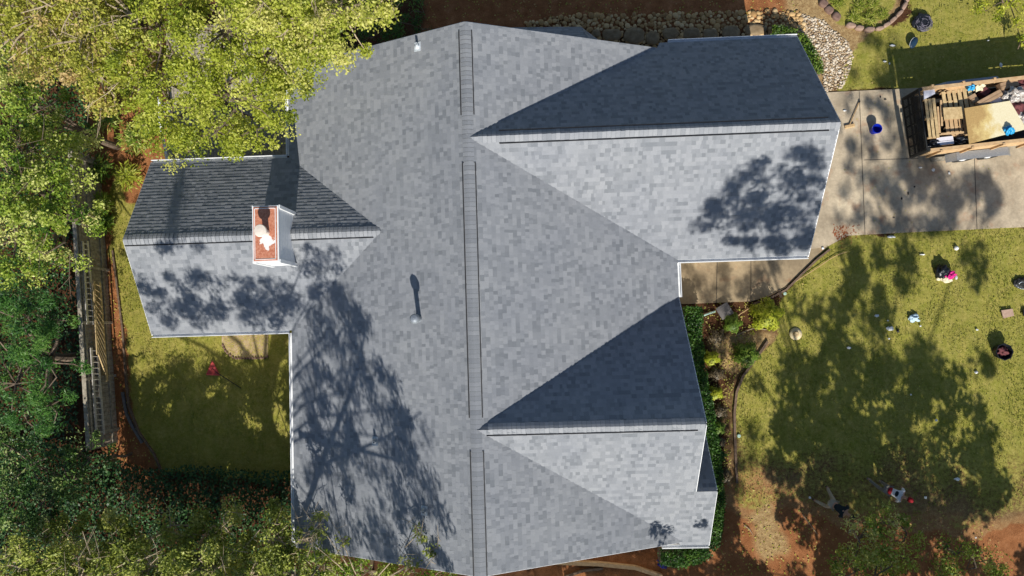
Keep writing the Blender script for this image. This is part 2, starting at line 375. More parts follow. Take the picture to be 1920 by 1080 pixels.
xs = [-600, -24, 23, 600]; ys = [-600, -16, 16, 600]; V = []; F = []
for y in ys:
    for x in xs: V.append((x, y, -.02))
for j in range(3):
    for i in range(3):
        if (i, j) != (1, 1): F.append((j*4+i, j*4+i+1, j*4+i+5, j*4+i+4))
o = npmesh('far_ground', V, F, M['ground'], attrs={'grass': ('POINT', [.6]*16), 'clay': ('POINT', [.5]*16), 'straw': ('POINT', [0]*16)}); tag(o, kind='structure')

# driveway, walk
def slab(name, poly, z0, z1, mat): return tag(MB().prism(gp(poly), z0, z1).build(name, mat), kind='structure')
slab('driveway', [(1440, 176), (1545, 174), (1712, 166), (1960, 158), (2300, 150), (2300, 412), (1960, 424), (1700, 436), (1588, 442), (1552, 462), (1440, 480)], -.1, .045, M['concrete'])
slab('front_walk', [(1260, 430), (1440, 470), (1552, 462.5), (1530, 482), (1500, 512), (1470, 540), (1440, 556), (1408, 565), (1260, 571)], -.1, .041, M['walk'])
jm = MB()
for (u0, v0, u1, v1) in ((1611, 171, 1622, 440), (1822, 162, 1832, 430), (1620, 300, 1722, 297), (1408, 480, 1408, 566), (1345, 480, 1343, 568)):
    p, q = at(u0, v0, .047), at(u1, v1, .047); jm.bar(p, q, .022, .006)
tag(jm.build('driveway_joints', M['joint']), kind='structure')

# ------------------------------------------------------------------ the house
hr, hl, xW, xE, xR, yN, yS, yGN, yGR, yGS, xG, yFN, yFR, yFS, xF, yLN, yLR, yLS, xL, hg = 6.1138, 4.6935, -8.53, 4.8895, -1.8945, 9.2789, -7.5196, 9.5136, 5.6834, 1.9549, 9.3313, .6709, -3.1968, -7.6422, 4.8138, 6.033, 3.0945, -.0552, -13.5222, 3.1767
hE = 3.0
house = empty('house', (0, 0, 0), 0, 'grey shingled house with crossing gable roofs, white chimney and white gutters', 'house')
TV, TF, TT = [], [], []
def clip(poly, cl):
    out = poly
    n = len(cl)
    for i in range(n):
        ax, ay = cl[i]; bx, by = cl[(i+1) % n]; inp = out; out = []
        if not inp: return out
        f = lambda p: (bx-ax)*(p[1]-ay)-(by-ay)*(p[0]-ax)
        for j in range(len(inp)):
            p, q = inp[j], inp[(j+1) % len(inp)]; fp, fq = f(p), f(q)
            if fp >= 0: out.append(p)
            if (fp >= 0) != (fq >= 0):
                t = fp/(fp-fq); out.append((p[0]+(q[0]-p[0])*t, p[1]+(q[1]-p[1])*t, *(p[k]+(q[k]-p[k])*t for k in range(2, len(p)))))
    return out
BASEV, BASEF = [], []
def slope(pts, step=.011, lift=0.0):
    """pts: convex 3-D outline, world; first two points run along the eave"""
    P_ = [np.array(p, float) for p in pts]
    n = np.zeros(3)
    for i in range(len(P_)): n += np.cross(P_[i]-P_[0], P_[(i+1) % len(P_)]-P_[0])
    if n[2] < 0: n = -n
    n /= np.linalg.norm(n); u = np.cross([0, 0, 1.], n); u /= np.linalg.norm(u); vdir = np.cross(n, u)
    uv = [((p-P_[0])@u, (p-P_[0])@vdir) for p in P_]
    ar = sum(uv[i][0]*uv[(i+1) % len(uv)][1]-uv[(i+1) % len(uv)][0]*uv[i][1] for i in range(len(uv)))
    if ar < 0: uv = uv[::-1]
    # deck under the shingles (a slab with thickness)
    b0 = len(BASEV); k = len(P_)
    for p in P_: BASEV.append(tuple(p+n*lift))
    for p in P_: BASEV.append(tuple(p-np.array([0, 0, .16])))
    BASEF.append(tuple(range(b0, b0+k))); BASEF.append(tuple(range(b0+2*k-1, b0+k-1, -1)))
    for i in range(k): BASEF.append((b0+i, b0+(i+1) % k, b0+k+(i+1) % k, b0+k+i))
    E_ = .14; u0, u1 = min(p[0] for p in uv), max(p[0] for p in uv); vmax = max(p[1] for p in uv); vmin = min(p[1] for p in uv)
    r = np.random.default_rng(int(abs(P_[0][0]*100+P_[0][1]*37))+5)
    rows = int((vmax-vmin)/E_)+2
    for k_ in range(rows):
        v0 = vmin+k_*E_; x = u0-r.random()*.3; prev = .6
        while x < u1:
            wd = r.choice([.09, .12, .14, .18, .24], p=[.2, .3, .25, .15, .1])*r.uniform(.9, 1.1)
            rect = [(x, v0), (x+wd, v0), (x+wd, v0+E_+.004), (x, v0+E_+.004)]
            tone = r.random(); tone = .16+tone*.36 if r.random() < .30 else .42+tone*.42
            hgt = step*(1.0 if r.random() < .6 else .55)+.002
            x += wd
            pl = clip([(a_, b_, (1-(b_-v0)/E_)) for a_, b_ in rect], uv)
            if len(pl) < 3: continue
            b0 = len(TV)
            for a_, b_, h_ in pl: TV.append(P_[0]+u*a_+vdir*b_+n*(hgt*h_+.003+lift))
            TF.append(tuple(range(b0, b0+len(pl)))); TT.append(tone)
            low = [i for i, q in enumerate(pl) if q[2] > .999]
            if len(low) == 2:
                b1 = len(TV)
                for i in low: TV.append(P_[0]+u*pl[i][0]+vdir*pl[i][1]+n*(lift-.001))
                TF.append((b0+low[0], b0+low[1], b1+1, b1)); TT.append(0.0)  # butt edge: dark asphalt, toned darker still to draw the course's shadow line
            # side faces of raised tabs
            for i in range(len(pl)):
                j = (i+1) % len(pl)
                if abs(pl[i][0]-pl[j][0]) < 1e-6 and abs(pl[i][1]-pl[j][1]) > .05:
                    b1 = len(TV)
                    TV.append(P_[0]+u*pl[i][0]+vdir*pl[i][1]+n*lift); TV.append(P_[0]+u*pl[j][0]+vdir*pl[j][1]+n*lift)
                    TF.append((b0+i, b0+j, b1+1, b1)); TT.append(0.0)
g = hg; tE = 1.0
# main roof
slope([hs(xW, yS, 3), hs(xW, yN, 3), hs(xR, yN, hr), hs(xR, yS, hr)])
slope([hs(xE, yN, g), hs(xE, yS, g), hs(xR, yS, hr), hs(xR, yN, hr)])
# west wing
JX = xW+(hl-3)/(hr-3)*(xR-xW)
slope([hs(xL, yLN, 3), hs(xW, yLN, 3), hs(JX, yLR, hl), hs(xL, yLR, hl)], .013)
slope([hs(xW, yLS, 3), hs(xL, yLS, 3), hs(xL, yLR, hl), hs(JX, yLR, hl)])
# garage wing (its north slope is trimmed at the main rake)
t_ = (yN-yGR)/(yGN-yGR)
slope([hs(xE, yGN, g), hs(xG, yGN, g), hs(xG, yGR, hr), hs(xR, yGR, hr)])
xT = xR+t_*(xE-xR); slope([hs(xT, yN, hr-t_*(hr-g)), hs(xT+.12, yGN, g), hs(xE-.002, yGN, g)])
slope([hs(xG, yGS, g), hs(xE, yGS, g), hs(xR, yGR, hr), hs(xG, yGR, hr)])
# front wing and its lower stepped gable
slope([hs(xE, yFN, g), hs(xF+.14, yFR, hr), hs(xR, yFR, hr)])
m_ = (hr-g)/(yFR-yFS); yX = -5.55; zX = g+m_*(yX-yFS); xX = 5.56
slope([hs(xF+.02, yFS, g), hs(xE-.25, yFS, g), hs(xR, yFR, hr), hs(xF+.14, yFR, hr)])
slope([hs(xX, yFS, g), hs(xF+.021, yFS, g), hs(xF+.07, yX, zX), hs(xX, yX, zX)])
yXN = -2.95; zXN = 2.45
slope([hs(xF-.4, yXN, zXN), hs(xX, yXN, zXN), hs(xX, yX+.003, zX), hs(xF-.4, yX+.003, zX)])
# low bay roof poking out beyond the north gable
bay = [at(960, 52, 2.2), at(1088, 50, 2.2), at(1122, 86, 3.0), at(950, 86, 3.0)]
slope([bay[0], bay[1], bay[2]+np.array([0, -.4, .25]), bay[3]+np.array([0, -.4, .25])])
slope([bay[1]+np.array([.001, 0, 0]), at(1150, 96, 2.3), bay[2]+np.array([0.001, -.4, .25])])
TVn = np.array(TV)
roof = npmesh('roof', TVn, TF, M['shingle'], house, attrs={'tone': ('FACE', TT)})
dk = npmesh('roof_deck', BASEV, BASEF, M['white'], roof)
dk.data.materials.clear(); dk.data.materials.append(M['shingle'])
me = dk.data; at_ = me.attributes.new('tone', 'FLOAT', 'FACE'); at_.data.foreach_set('value', np.full(len(me.polygons), .35, dtype=np.float32))

def ridge(p, q, sl, sr, width=.17, raise_=.0, seed=1):
    """row of overlapping cap shingles from p to q; sl, sr = fall per metre on either side"""
    p = np.array(p, float); q = np.array(q, float); L = np.linalg.norm(q-p); x = (q-p)/L; y = np.array([-x[1], x[0], 0]); y /= np.linalg.norm(y)
    V = []; F = []; T = []; r = np.random.default_rng(seed); n = int(L/.14)
    for i in range(n):
        a0, a1 = i*.14, i*.14+.15; w_ = width*r.uniform(.96, 1.04); j = r.uniform(-.006, .006); b0 = len(V)
        for s_, hh in ((a0, .034+raise_), (a0+.011, .033+raise_), (a1, .018+raise_)):
            c = p+x*s_+y*j
            for k, f_ in ((-1, sl), (-.45, sl), (0, 0), (.45, sr), (1, sr)):
                V.append(c+y*k*w_+np.array([0, 0, hh-abs(k)*w_*f_+(-.012 if k == 0 else 0)]))
        for k in range(5): V.append(V[b0+k]-np.array([0, 0, .028]))
        for rr in (0, 5): F += [(b0+rr+k, b0+rr+k+1, b0+rr+6+k, b0+rr+5+k) for k in range(4)]
        F += [(b0+15+k, b0+16+k, b0+k+1, b0+k) for k in range(4)]
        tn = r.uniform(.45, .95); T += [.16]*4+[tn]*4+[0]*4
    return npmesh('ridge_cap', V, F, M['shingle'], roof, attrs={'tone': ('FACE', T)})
def vent(p, q, sl, sr, both=True, width=.20):
    p = np.array(p, float); q = np.array(q, float); x = (q-p)/np.linalg.norm(q-p); y = np.array([-x[1], x[0], 0]); y /= np.linalg.norm(y)
    mb = MB()
    for s_, f_ in ((-1, sl), (1, sr)):
        if not both and s_ == (1 if both is False else -1): continue
        o_ = y*s_*width+np.array([0, 0, -width*f_+.022])
        mb.bar(p+o_, q+o_, .028, .045)
    mb.bar(p-y*width*.9+np.array([0, 0, -width*sl+.03]), p+y*width*.9+np.array([0, 0, -width*sr+.03]), .02, .03)
    return mb.build('ridge_vent', M['slot'], roof)
mE = (hr-g)/(xE-xR); mW = (hr-3)/(xR-xW); mGN = (hr-g)/(yGN-yGR); mGS = (hr-g)/(yGR-yGS); mF = (hr-g)/(yFN-yFR)
def rz_(u, v_): # point on main ridge by photo row
    y = at(u, v_, hr)[1]; return hs(xR, y, hr)
ridge(hs(xR, yS, hr), hs(xR, yN, hr), mW, mE, seed=3)
for v0, v1 in ((52, 210), (300, 780), (843, 1078)): vent(rz_(880, v0), rz_(880, v1), mE, mW)
ridge(hs(xG, yGR, hr), hs(xR+.25, yGR, hr), mGS, mGN, seed=4); vent(hs(xR+.95, yGR, hr), hs(xG-.3, yGR, hr), mGN, mGS, both=-1)
def onesided(p, q, f_, s_):
    p = np.array(p, float); q = np.array(q, float); x = (q-p)/np.linalg.norm(q-p); y = np.array([-x[1], x[0], 0]); y /= np.linalg.norm(y)
    o_ = y*s_*.2+np.array([0, 0, -.2*f_+.02]); MB().bar(p+o_, q+o_, .026, .045).build('ridge_vent', M['slot'], roof)
ridge(hs(xF+.1, yFR, hr), hs(xR+.25, yFR, hr), m_, mF, seed=5); onesided(hs(xR+.3, yFR, hr), hs(xF-.1, yFR, hr), m_, -1)
mL = (hl-3)/(yLN-yLR); mLS = (hl-3)/(yLR-yLS)
ridge(hs(xL, yLR, hl), hs(JX-.05, yLR, hl), mL, mLS, seed=6) if False else ridge(hs(JX-.05, yLR, hl), hs(xL, yLR, hl), mLS, mL, seed=6)
onesided(hs(xL+.02, yLR, hl), hs(JX-.3, yLR, hl), mLS, -1)

# gutters along the eaves, white rake boards on the gables
def gutter(p, q, out):
    p = np.array(p, float); q = np.array(q, float); o_ = np.array([out[0], out[1], 0.])*.055
    mb = MB(); mb.bar(p+o_+(0, 0, -.10), q+o_+(0, 0, -.10), .11, .008)
    mb.bar(p+o_*1.95+(0, 0, -.05), q+o_*1.95+(0, 0, -.05), .022, .11); mb.bar(p+o_*.1+(0, 0, -.06), q+o_*.1+(0, 0, -.06), .012, .09)
    mb.build('gutter', M['white'], roof)
gutter(hs(xW, yS, 3), hs(xW, yLS-.1, 3), (-1, 0)); gutter(hs(xW, yLN+.1, 3), hs(xW, yN, 3), (-1, 0))
gutter(hs(xL, yLN, 3), hs(xW-.12, yLN, 3), (0, 1)); gutter(hs(xL, yLS, 3), hs(xW-.12, yLS, 3), (0, -1))
gutter(hs(4.9, yGN, g), hs(xG, yGN, g), (0, 1)); gutter(hs(xE+.02, yGS, g), hs(xG, yGS, g), (0, -1))
gutter(hs(xE, yGS-.12, g), hs(xE, yFN, g), (1, 0))
gutter(hs(xE-.9, yFS, g), hs(xX, yFS, g), (0, -1)); gutter(hs(xX-.3, yXN, zXN), hs(xX, yXN, zXN), (0, 1))
def fascia(p, q): MB().bar(np.array(p)+(0, 0, -.10), np.array(q)+(0, 0, -.10), .03, .17).build('rake_board', M['white'], roof)
for A_, B_ in ((hs(xW, yN, 3), hs(xR, yN, hr)), (hs(xR, yN, hr), hs(xE-.5, yN, g+.2)), (hs(xW, yS, 3), hs(xR, yS, hr)), (hs(xR, yS, hr), hs(xE-.3, yS, g+.13)),
               (hs(xL, yLN, 3), hs(xL, yLR, hl)), (hs(xL, yLS, 3), hs(xL, yLR, hl)), (hs(xG, yGN, g), hs(xG, yGR, hr)), (hs(xG, yGS, g), hs(xG, yGR, hr)),
               (hs(xE, yFN, g), hs(xF+.14, yFR, hr)), (hs(xF+.14, yFR, hr), hs(xF+.08, yX, zX)), (hs(xX, yX, zX), hs(xX, yFS, g)), (hs(xX, yX, zX), hs(xX, yXN, zXN))): fascia(A_, B_)

# walls
def walls(x0, x1, y0, y1, z1, gable=None, zr=0, rdg=None):
    mb = MB(); P0 = [hs(x0, y0)[:2], hs(x1, y0)[:2], hs(x1, y1)[:2], hs(x0, y1)[:2]]; mb.prism(P0, -.05, z1); mb.build('wall', M['wall'], house)
    for (ax_, c) in (gable or []):
        t = .1; mb = MB()
        if ax_ == 'x': a1, a2, a3 = (c, y0, z1), (c, y1, z1), (c, rdg, zr); off = (t if c > (x0+x1)/2 else -t, 0)
        else: a1, a2, a3 = (x0, c, z1), (x1, c, z1), (rdg, c, zr); off = (0, t if c > (y0+y1)/2 else -t)
        pts = [hs(*q) for q in (a1, a2, a3)]; in_ = [hs(q[0]-off[0], q[1]-off[1], q[2]) for q in (a1, a2, a3)]
        mb.add(pts+in_, [(0, 1, 2), (5, 4, 3), (0, 3, 4, 1), (1, 4, 5, 2), (2, 5, 3, 0)]); mb.build('gable_wall', M['wall'], house)
walls(xW+.45, xE-.5, yS+.35, yN-.35, 2.75, [('y', yS+.35), ('y', yN-.35)], hr-.35, xR)
walls(xL+.4, xW+.44, yLS+.4, yLN-.4, 2.75, [('x', xL+.4)], hl-.4, yLR)
walls(xE-.49, xG-.4, yGS+.4, yGN-.4, 2.8, [('x', xG-.4)], hr-.45, yGR)
walls(xE-.49, xF-.25, yFS+.4, yFN-.4, 2.8, [('x', xF-.25)], hr-.45, yFR)
walls(xF-.24, xX-.35, yFS+.45, yXN-.4, 2.5, [('x', xX-.35)], zX-.45, yX)
def window(c, wd, ht, face):
    fx, fy = face; u = (-fy, fx); c = np.array(c)
    p = MB().bar(c-np.array([u[0], u[1], 0])*wd/2, c+np.array([u[0], u[1], 0])*wd/2, .06, ht).build('window', M['white'], house)
    o_ = np.array([fx, fy, 0])*.02
    for s_ in (-1, 1):
        cc = c+o_+np.array([0, 0, s_*ht/4]); hw = np.array([u[0], u[1], 0])*(wd/2-.07)
        MB().bar(cc-hw, cc+hw, .03, ht/2-.1).build('pane', M['glass'], p)
for (x, y) in ((xR-3, yN-.35), (xR+3, yN-.35)): window(hs(x, y+.02, 1.5), 1.0, 1.4, (0, 1))
for (x, y) in ((xR-3, yS+.35), (xR+2.5, yS+.35)): window(hs(x, y-.02, 1.5), 1.0, 1.4, (0, -1))
window(hs(xL+.38, 3, 1.5), 1.2, 1.4, (-1, 0)); window(hs(xX-.33, -5.5, 1.5), 1.6, 1.4, (1, 0)); window(hs(xW+.43, -4, 1.5), 1.2, 1.4, (-1, 0))
gd = MB(); c = hs(xG-.38, yGR, 1.15); gd.box(c, (.06, 4.9, 2.2), rz=-TH); gd = gd.build('garage_door', M['white'], house)
for k in range(1, 4): MB().box((c[0]+.035, c[1], k*.55), (.02, 4.9, .03), rz=-TH).build('panel_groove', M['grey'], gd)
MB().box(hs(xE-.46, 1.2, 1.05), (.07, .95, 2.05), rz=-TH).build('door', M['oldwood'], house)

# roof vents
def vent_pipe(u, v_, zs, h_, r_, base, mfl=M['lightmetal'], top=M['rubber'], fl=(.30, .36)):
    p = at(u, v_, zs); s_ = mW
    o = MB(); ax = Matrix(((1, 0, -s_), (0, 1, 0), (s_, 0, 1))).to_3x3()
    nrm = Vector((-s_, 0, 1)).normalized(); xx = Vector((1, 0, s_)).normalized(); Mx = Matrix((xx, Vector((0, 1, 0)), nrm)).transposed()
    o.box((p[0], p[1], p[2]+.03), (fl[0], fl[1], .012), ax=Mx)
    o.lathe((p[0]-.02, p[1], p[2]-.02), [(r_*2.3, 0), (r_*2.1, .06), (r_*1.25, .13), (r_*1.1, .15)], 16)
    vp = o.build('vent_pipe', mfl, roof)
    MB().lathe((p[0]-.02, p[1], p[2]), [(r_, 0), (r_, h_), (r_*.75, h_), (r_*.75, h_-.05)], 16).build('pipe', top, vp) if False else None
    q = MB().lathe((p[0]-.02, p[1], p[2]), [(r_, 0), (r_, h_), (r_*.75, h_), (r_*.7, h_-.06)], 16).build('vent_pipe', top, roof)
    return q
def zroofW(u, v_):
    z = 4.5
    for _ in range(20):
        p = at(u, v_, z); x = HC*p[0]-HS*p[1]; z = 3+(x-xW)*mW if x < xR else hr-(x-xR)*mE
    return z
def flue_vent(u, v_):
    z = zroofW(u, v_); p = at(u, v_, z); s_ = mW
    nrm = Vector((-s_, 0, 1)).normalized(); xx = Vector((1, 0, s_)).normalized(); Mx = Matrix((xx, Vector((0, 1, 0)), nrm)).transposed()
    vp = MB().lathe((p[0], p[1], p[2]-.08), [(.11, 0), (.10, .14), (.075, .2), (.075, .8), (.13, .8), (.15, .85), (.15, .93), (.11, 1.), (.03, 1.02)], 24).build('flue_vent', M['galv'], roof, smooth=False)
    fl = MB().box((p[0]+.08, p[1]-.02, p[2]+.03), (.44, .34, .014), ax=Mx); fl.build('flashing', M['lightmetal'], roof)
flue_vent(786, 598)
for u, v_ in ((783, 88), (704, 827), (796, 957)):
    z = zroofW(u, v_); p = at(u, v_, z)
    nrm = Vector((-mW, 0, 1)).normalized(); xx = Vector((1, 0, mW)).normalized(); Mx = Matrix((xx, Vector((0, 1, 0)), nrm)).transposed()
    vp = MB().lathe((p[0], p[1], p[2]-.04), [(.10, 0), (.095, .08), (.06, .13), (.042, .16), (.042, .30), (.03, .30), (.028, .24)], 16)
    vp.box((p[0], p[1], p[2]+.026), (.24, .30, .012), ax=Mx); vp.build('vent_boot', M['lightmetal'] if v_ < 500 else M['galv'], roof)

# chimney
zt = 5.72
cw, cd = at(477, 388, zt), at(521, 490, zt); cx, cy = (cw[0]+cd[0])/2, (cw[1]+cd[1])/2; wx_, wy_ = abs(cd[0]-cw[0]), abs(cw[1]-cd[1])
lap = MB(); z = 2.6
while z < zt-.02:
    lap.box((cx, cy, z+.075), (wx_+.03, wy_+.03, .15), rz=-TH, ins=.035); z += .15
ch = lap.build('chimney', M['chimney'], house)
for sx in (-1, 1):
    for sy in (-1, 1):
        q = Matrix.Rotation(-TH, 3, 'Z') @ Vector((sx*wx_/2, sy*wy_/2, 0)); MB().box((cx+q[0], cy+q[1], (zt+2.6)/2+.005), (.11, .11, zt-2.6-.02), rz=-TH).build('corner_board', M['white'], ch)
MB().box((cx, cy, zt+.02), (wx_+.05, wy_+.05, .05), rz=-TH).build('cap_rim', M['white'], ch)
pan = bpy.data.objects.new('chimney_pan', None)
pn = MB().box((0, 0, 0), (wx_-.03, wy_-.03, .02)).build('chimney_pan', M['rust'], ch); pn.location = (cx, cy, zt+.06); pn.rotation_euler = (0, 0, -TH)
for sx, sy, lx, ly in ((0, 1, wx_-.1, .018), (0, -1, wx_-.1, .018), (1, 0, .018, wy_-.1), (-1, 0, .018, wy_-.1)):
    q = Matrix.Rotation(-TH, 3, 'Z') @ Vector((sx*(wx_/2-.06), sy*(wy_/2-.06), 0)); MB().box((cx+q[0], cy+q[1], zt+.078), (lx, ly, .018), rz=-TH).build('pan_seam', M['white'], ch)
MB().box((cx-.05, cy+.48, zt+.074), (.36, .58, .01), rz=-TH).build('flue_shadow', M['flueshade'], ch) if False else None  # disabled plate that painted the flue's shadow on the pan
zf = zt+.60; fp = at(487, 432, zf)
MB().lathe((fp[0], fp[1], zt+.05), [(.10, 0), (.10, .48)], 20).build('flue', M['cream'], ch)
MB().lathe((fp[0], fp[1], zt+.52), [(.19, 0), (.195, .05), (.18, .075), (.06, .09)], 28).build('flue_cap', M['cream'], ch)
# ------------------------------------------------------------------ foliage tools
def leafmesh(name, P_, L, W, mat, parent=None, tone=None, flat=.6, axis=None, seed=1):
    """many small leaf blades (pointed quads) at the given points"""
    r = np.random.default_rng(seed); n = len(P_)
    nr = r.normal(size=(n, 3)); nr[:, 2] = np.abs(nr[:, 2])+flat*1.6; nr /= np.linalg.norm(nr, axis=1)[:, None]
    a_ = r.normal(size=(n, 3)) if axis is None else axis+r.normal(size=(n, 3))*.35
    a_ -= nr*np.sum(a_*nr, 1)[:, None]; a_ /= np.linalg.norm(a_, axis=1)[:, None]
    b_ = np.cross(nr, a_); sc_ = r.uniform(.6, 1.35, n)[:, None]
    l = L*sc_*.5; w_ = W*sc_*.5
    V = np.empty((n, 4, 3)); bend = nr*l*.25
    V[:, 0] = P_-a_*l-bend; V[:, 1] = P_+b_*w_-a_*l*.1; V[:, 2] = P_+a_*l-bend; V[:, 3] = P_-b_*w_-a_*l*.1
    F = np.arange(n*4).reshape(n, 4)
    if tone is None: tone = r.random(n)
    return npmesh(name, V.reshape(-1, 3), F, mat, parent, attrs={'tone': ('FACE', np.clip(tone, 0, 1))})
def puff(c, R_, n, r, squash=.75, hollow=.5):
    dd = r.normal(size=(n, 3)); dd /= np.linalg.norm(dd, axis=1)[:, None]
    rad = R_*r.random(n)**hollow; q = dd*rad[:, None]; q[:, 2] *= squash
    return c+q
TRUNKS = []
def tree(name, label, cat, base, blobs, mat, L=.082, W=.052, sub_r=.38, per=150, seed=1, group=None, dens=9, flat=.6, trunk_r=.16, bare=0, squash=.85, lean=None, twigmat=None):
    """blobs: (u, v, z, radius m): a lobe of the crown standing over that survey point"""
    r = np.random.default_rng(seed)
    root = empty(name, (base[0], base[1], 0), 0, label, cat, group)
    pts, tones = [], []; br = MB(); zt_ = min(b[2] for b in blobs)*.55
    cen = np.array([at(b[0], b[1], b[2]) for b in blobs])
    mid = np.array([base[0]*.7+cen[:, 0].mean()*.3, base[1]*.7+cen[:, 1].mean()*.3, zt_])
    org = np.array([base[0], base[1], 0.])
    tk = MB().tube([(0, 0, -.2), (mid-org)*.5+(.06, -.05, 0), mid-org], [trunk_r*1.25, trunk_r, trunk_r*.8], 9)
    twigs = MB()
    for (u_, v_, z_, R_), c in zip(blobs, cen):
        m1 = (mid+c)/2+r.normal(size=3)*.2*R_*.4
        tk.tube([mid-org, m1-org, c-org], [trunk_r*.6, trunk_r*.38, trunk_r*.2], 6)
        ns = max(3, int(dens*R_*R_)); dd = r.normal(size=(ns, 3)); dd[:, 2] = dd[:, 2]*.8+.35; dd /= np.linalg.norm(dd, axis=1)[:, None]
        rr = R_*r.uniform(.35, 1, ns)**.6; sc_ = dd*rr[:, None]; sc_[:, 2] *= squash; sc_ += c
        for q in sc_:
            sr = sub_r*r.uniform(.6, 1.35); k = int(per*r.uniform(.5, 1.4)); p = puff(q, sr, k, r, .6)
            pts.append(p); tones.append(np.clip(r.normal(.5, .24)+r.normal(0, .16, k), 0, 1))
            if r.random() < .45:
                m2 = (c+q)/2+r.normal(size=3)*.15; tk.tube([c-org, m2-org, q-org], [.035, .022, .010], 4, False)
        for _ in range(int(bare*R_*R_)):
            dd1 = r.normal(size=3); dd1[2] = abs(dd1[2])*.6+.5; dd1 /= np.linalg.norm(dd1); q = c+dd1*R_*r.uniform(.6, 1.0)*np.array([1, 1, squash])
            e = q+r.normal(size=3)*np.array([.5, .5, .12]); twigs.tube([q-org, (q+e)/2-org+r.normal(size=3)*.06, e-org], [.016, .010, .005], 3, False)
            for _k in range(2):
                e2 = (q+e)/2+r.normal(size=3)*np.array([.28, .28, .08]); twigs.tube([(q+e)/2-org, e2-org], [.008, .004], 3, False)
    tk.V, tk.F = tk.V, tk.F; tk.add(twigs.V, twigs.F)
    tk.build('trunk', M['twig'] if bare > 2 else M['bark'], root)
    P_ = np.concatenate(pts)-org
    leafmesh('crown', P_, L, W, mat, root, np.concatenate(tones), flat, seed=seed)
    return root
def g_(u, v_): return at(u, v_, 0)[:2]
# ---- north-west canopy
tree('broadleaf_tree', 'tall yellow-green tree spreading over the deck and the north-west roof corner', 'tree', (-12.4, 8.6),
     [(330, 110, 8.0, 1.9), (450, 190, 7.6, 1.7), (420, 60, 8.4, 1.9), (500, 110, 8.0, 1.5), (400, 240, 6.6, 1.15), (475, 245, 6.4, .85), (320, 200, 7.0, 1.3), (300, 40, 8.5, 1.7), (355, 285, 5.6, .6), (520, 170, 7.0, .85), (370, 265, 5.8, .8), (440, 262, 6.0, .6), (505, 235, 6.6, .75), (290, 250, 6.2, .7), (540, 150, 7, .6), (545, 60, 8, 1.2), (262, 130, 7.5, 1.3)], M['l_yellow'], seed=11, trunk_r=.14, dens=10)
tree('broadleaf_tree', 'light green tree overhanging the top left roof edge beside the gable peak', 'tree', (-8.2, 12.6),
     [(600, 60, 8.5, 1.0), (640, 20, 9.0, 1.5), (560, 20, 9, 1.5), (700, -5, 8.6, .9), (610, 105, 7.8, .55), (560, 120, 8, .8), (735, -10, 8.2, .6), (490, 10, 9.2, 1.5)], M['l_light'], seed=12, trunk_r=.15, bare=3, dens=12)
tree('autumn_tree', 'olive and brown tinged tree filling the top left corner', 'tree', (-16.5, 11.5),
     [(80, 30, 8.0, 1.8), (180, 70, 8.2, 1.6), (20, 70, 7.5, 1.4), (120, 120, 7.4, 1.1), (190, 150, 7.0, .9), (250, 30, 8.6, 1.2), (240, 90, 7.8, 1.2), (130, -10, 8.6, 1.7), (215, 180, 6.6, .7), (75, 85, 7, 1.0), (160, 25, 8, 1.4)], M['l_olive'], seed=13, trunk_r=.2, bare=4, L=.09, dens=11)
tree('broadleaf_tree', 'bright green tree at the left edge, above the fence and ladders', 'tree', (-17.6, 4.0),
     [(40, 330, 7.0, 1.7), (100, 400, 7.0, 1.4), (30, 450, 6.6, 1.4), (120, 455, 6.0, .9), (20, 240, 7.4, 1.2), (90, 490, 5.6, .75), (60, 270, 7, 1.0), (150, 395, 5.8, .7), (75, 360, 7.2, 1.3)], M['l_bright'], seed=14, trunk_r=.2, bare=2, L=.09, W=.052)
tree('broadleaf_tree', 'shaded green sapling between the bright left tree and the top left corner tree', 'tree', (-16.8, 7.0),
     [(60, 200, 4.5, 1.2), (120, 235, 4.2, 1.0), (120, 320, 4.0, .9), (15, 170, 5, 1.1), (165, 290, 3.2, .6), (15, 130, 5, 1)], M['l_bright'], seed=15, trunk_r=.12, L=.10, W=.055, dens=8)
tree('evergreen_tree', 'dark soft-needled evergreen beside the lower end of the fence', 'tree', (-18.2, -1.4),
     [(40, 600, 4.6, 1.5), (90, 680, 4.8, 1.2), (30, 720, 4.4, 1.5), (95, 760, 4.0, 1.0), (110, 600, 4.0, .8), (50, 790, 3.6, .9), (0, 640, 4.6, 1.3), (15, 540, 4, 1.1)], M['l_dark'], seed=16, L=.15, W=.03, sub_r=.36, per=150, dens=8, flat=.9, squash=.75)
tree('leafy_shrub', 'glossy dark-leaved shrub below the evergreen at the lower left edge', 'shrub', (-17.8, -6.0),
     [(60, 870, 3.2, 1.3), (20, 940, 3.4, 1.3), (130, 905, 2.8, 1.0), (90, 950, 3.0, 1.0), (10, 850, 3, 1.0), (60, 990, 3.0, 1.1), (150, 850, 2.4, .7)], M['l_gloss'], seed=17, L=.12, W=.05, per=80, dens=9, trunk_r=.09)
tree('leafy_shrub', 'small sprig of a shrub reaching over the foot of the fence', 'shrub', (-15.9, -5.2),
     [(195, 830, 2.3, .45), (170, 860, 2.0, .5), (215, 855, 1.8, .35), (155, 890, 1.6, .45)], M['l_gloss'], seed=18, L=.12, W=.045, per=45, dens=14, trunk_r=.05, sub_r=.25)
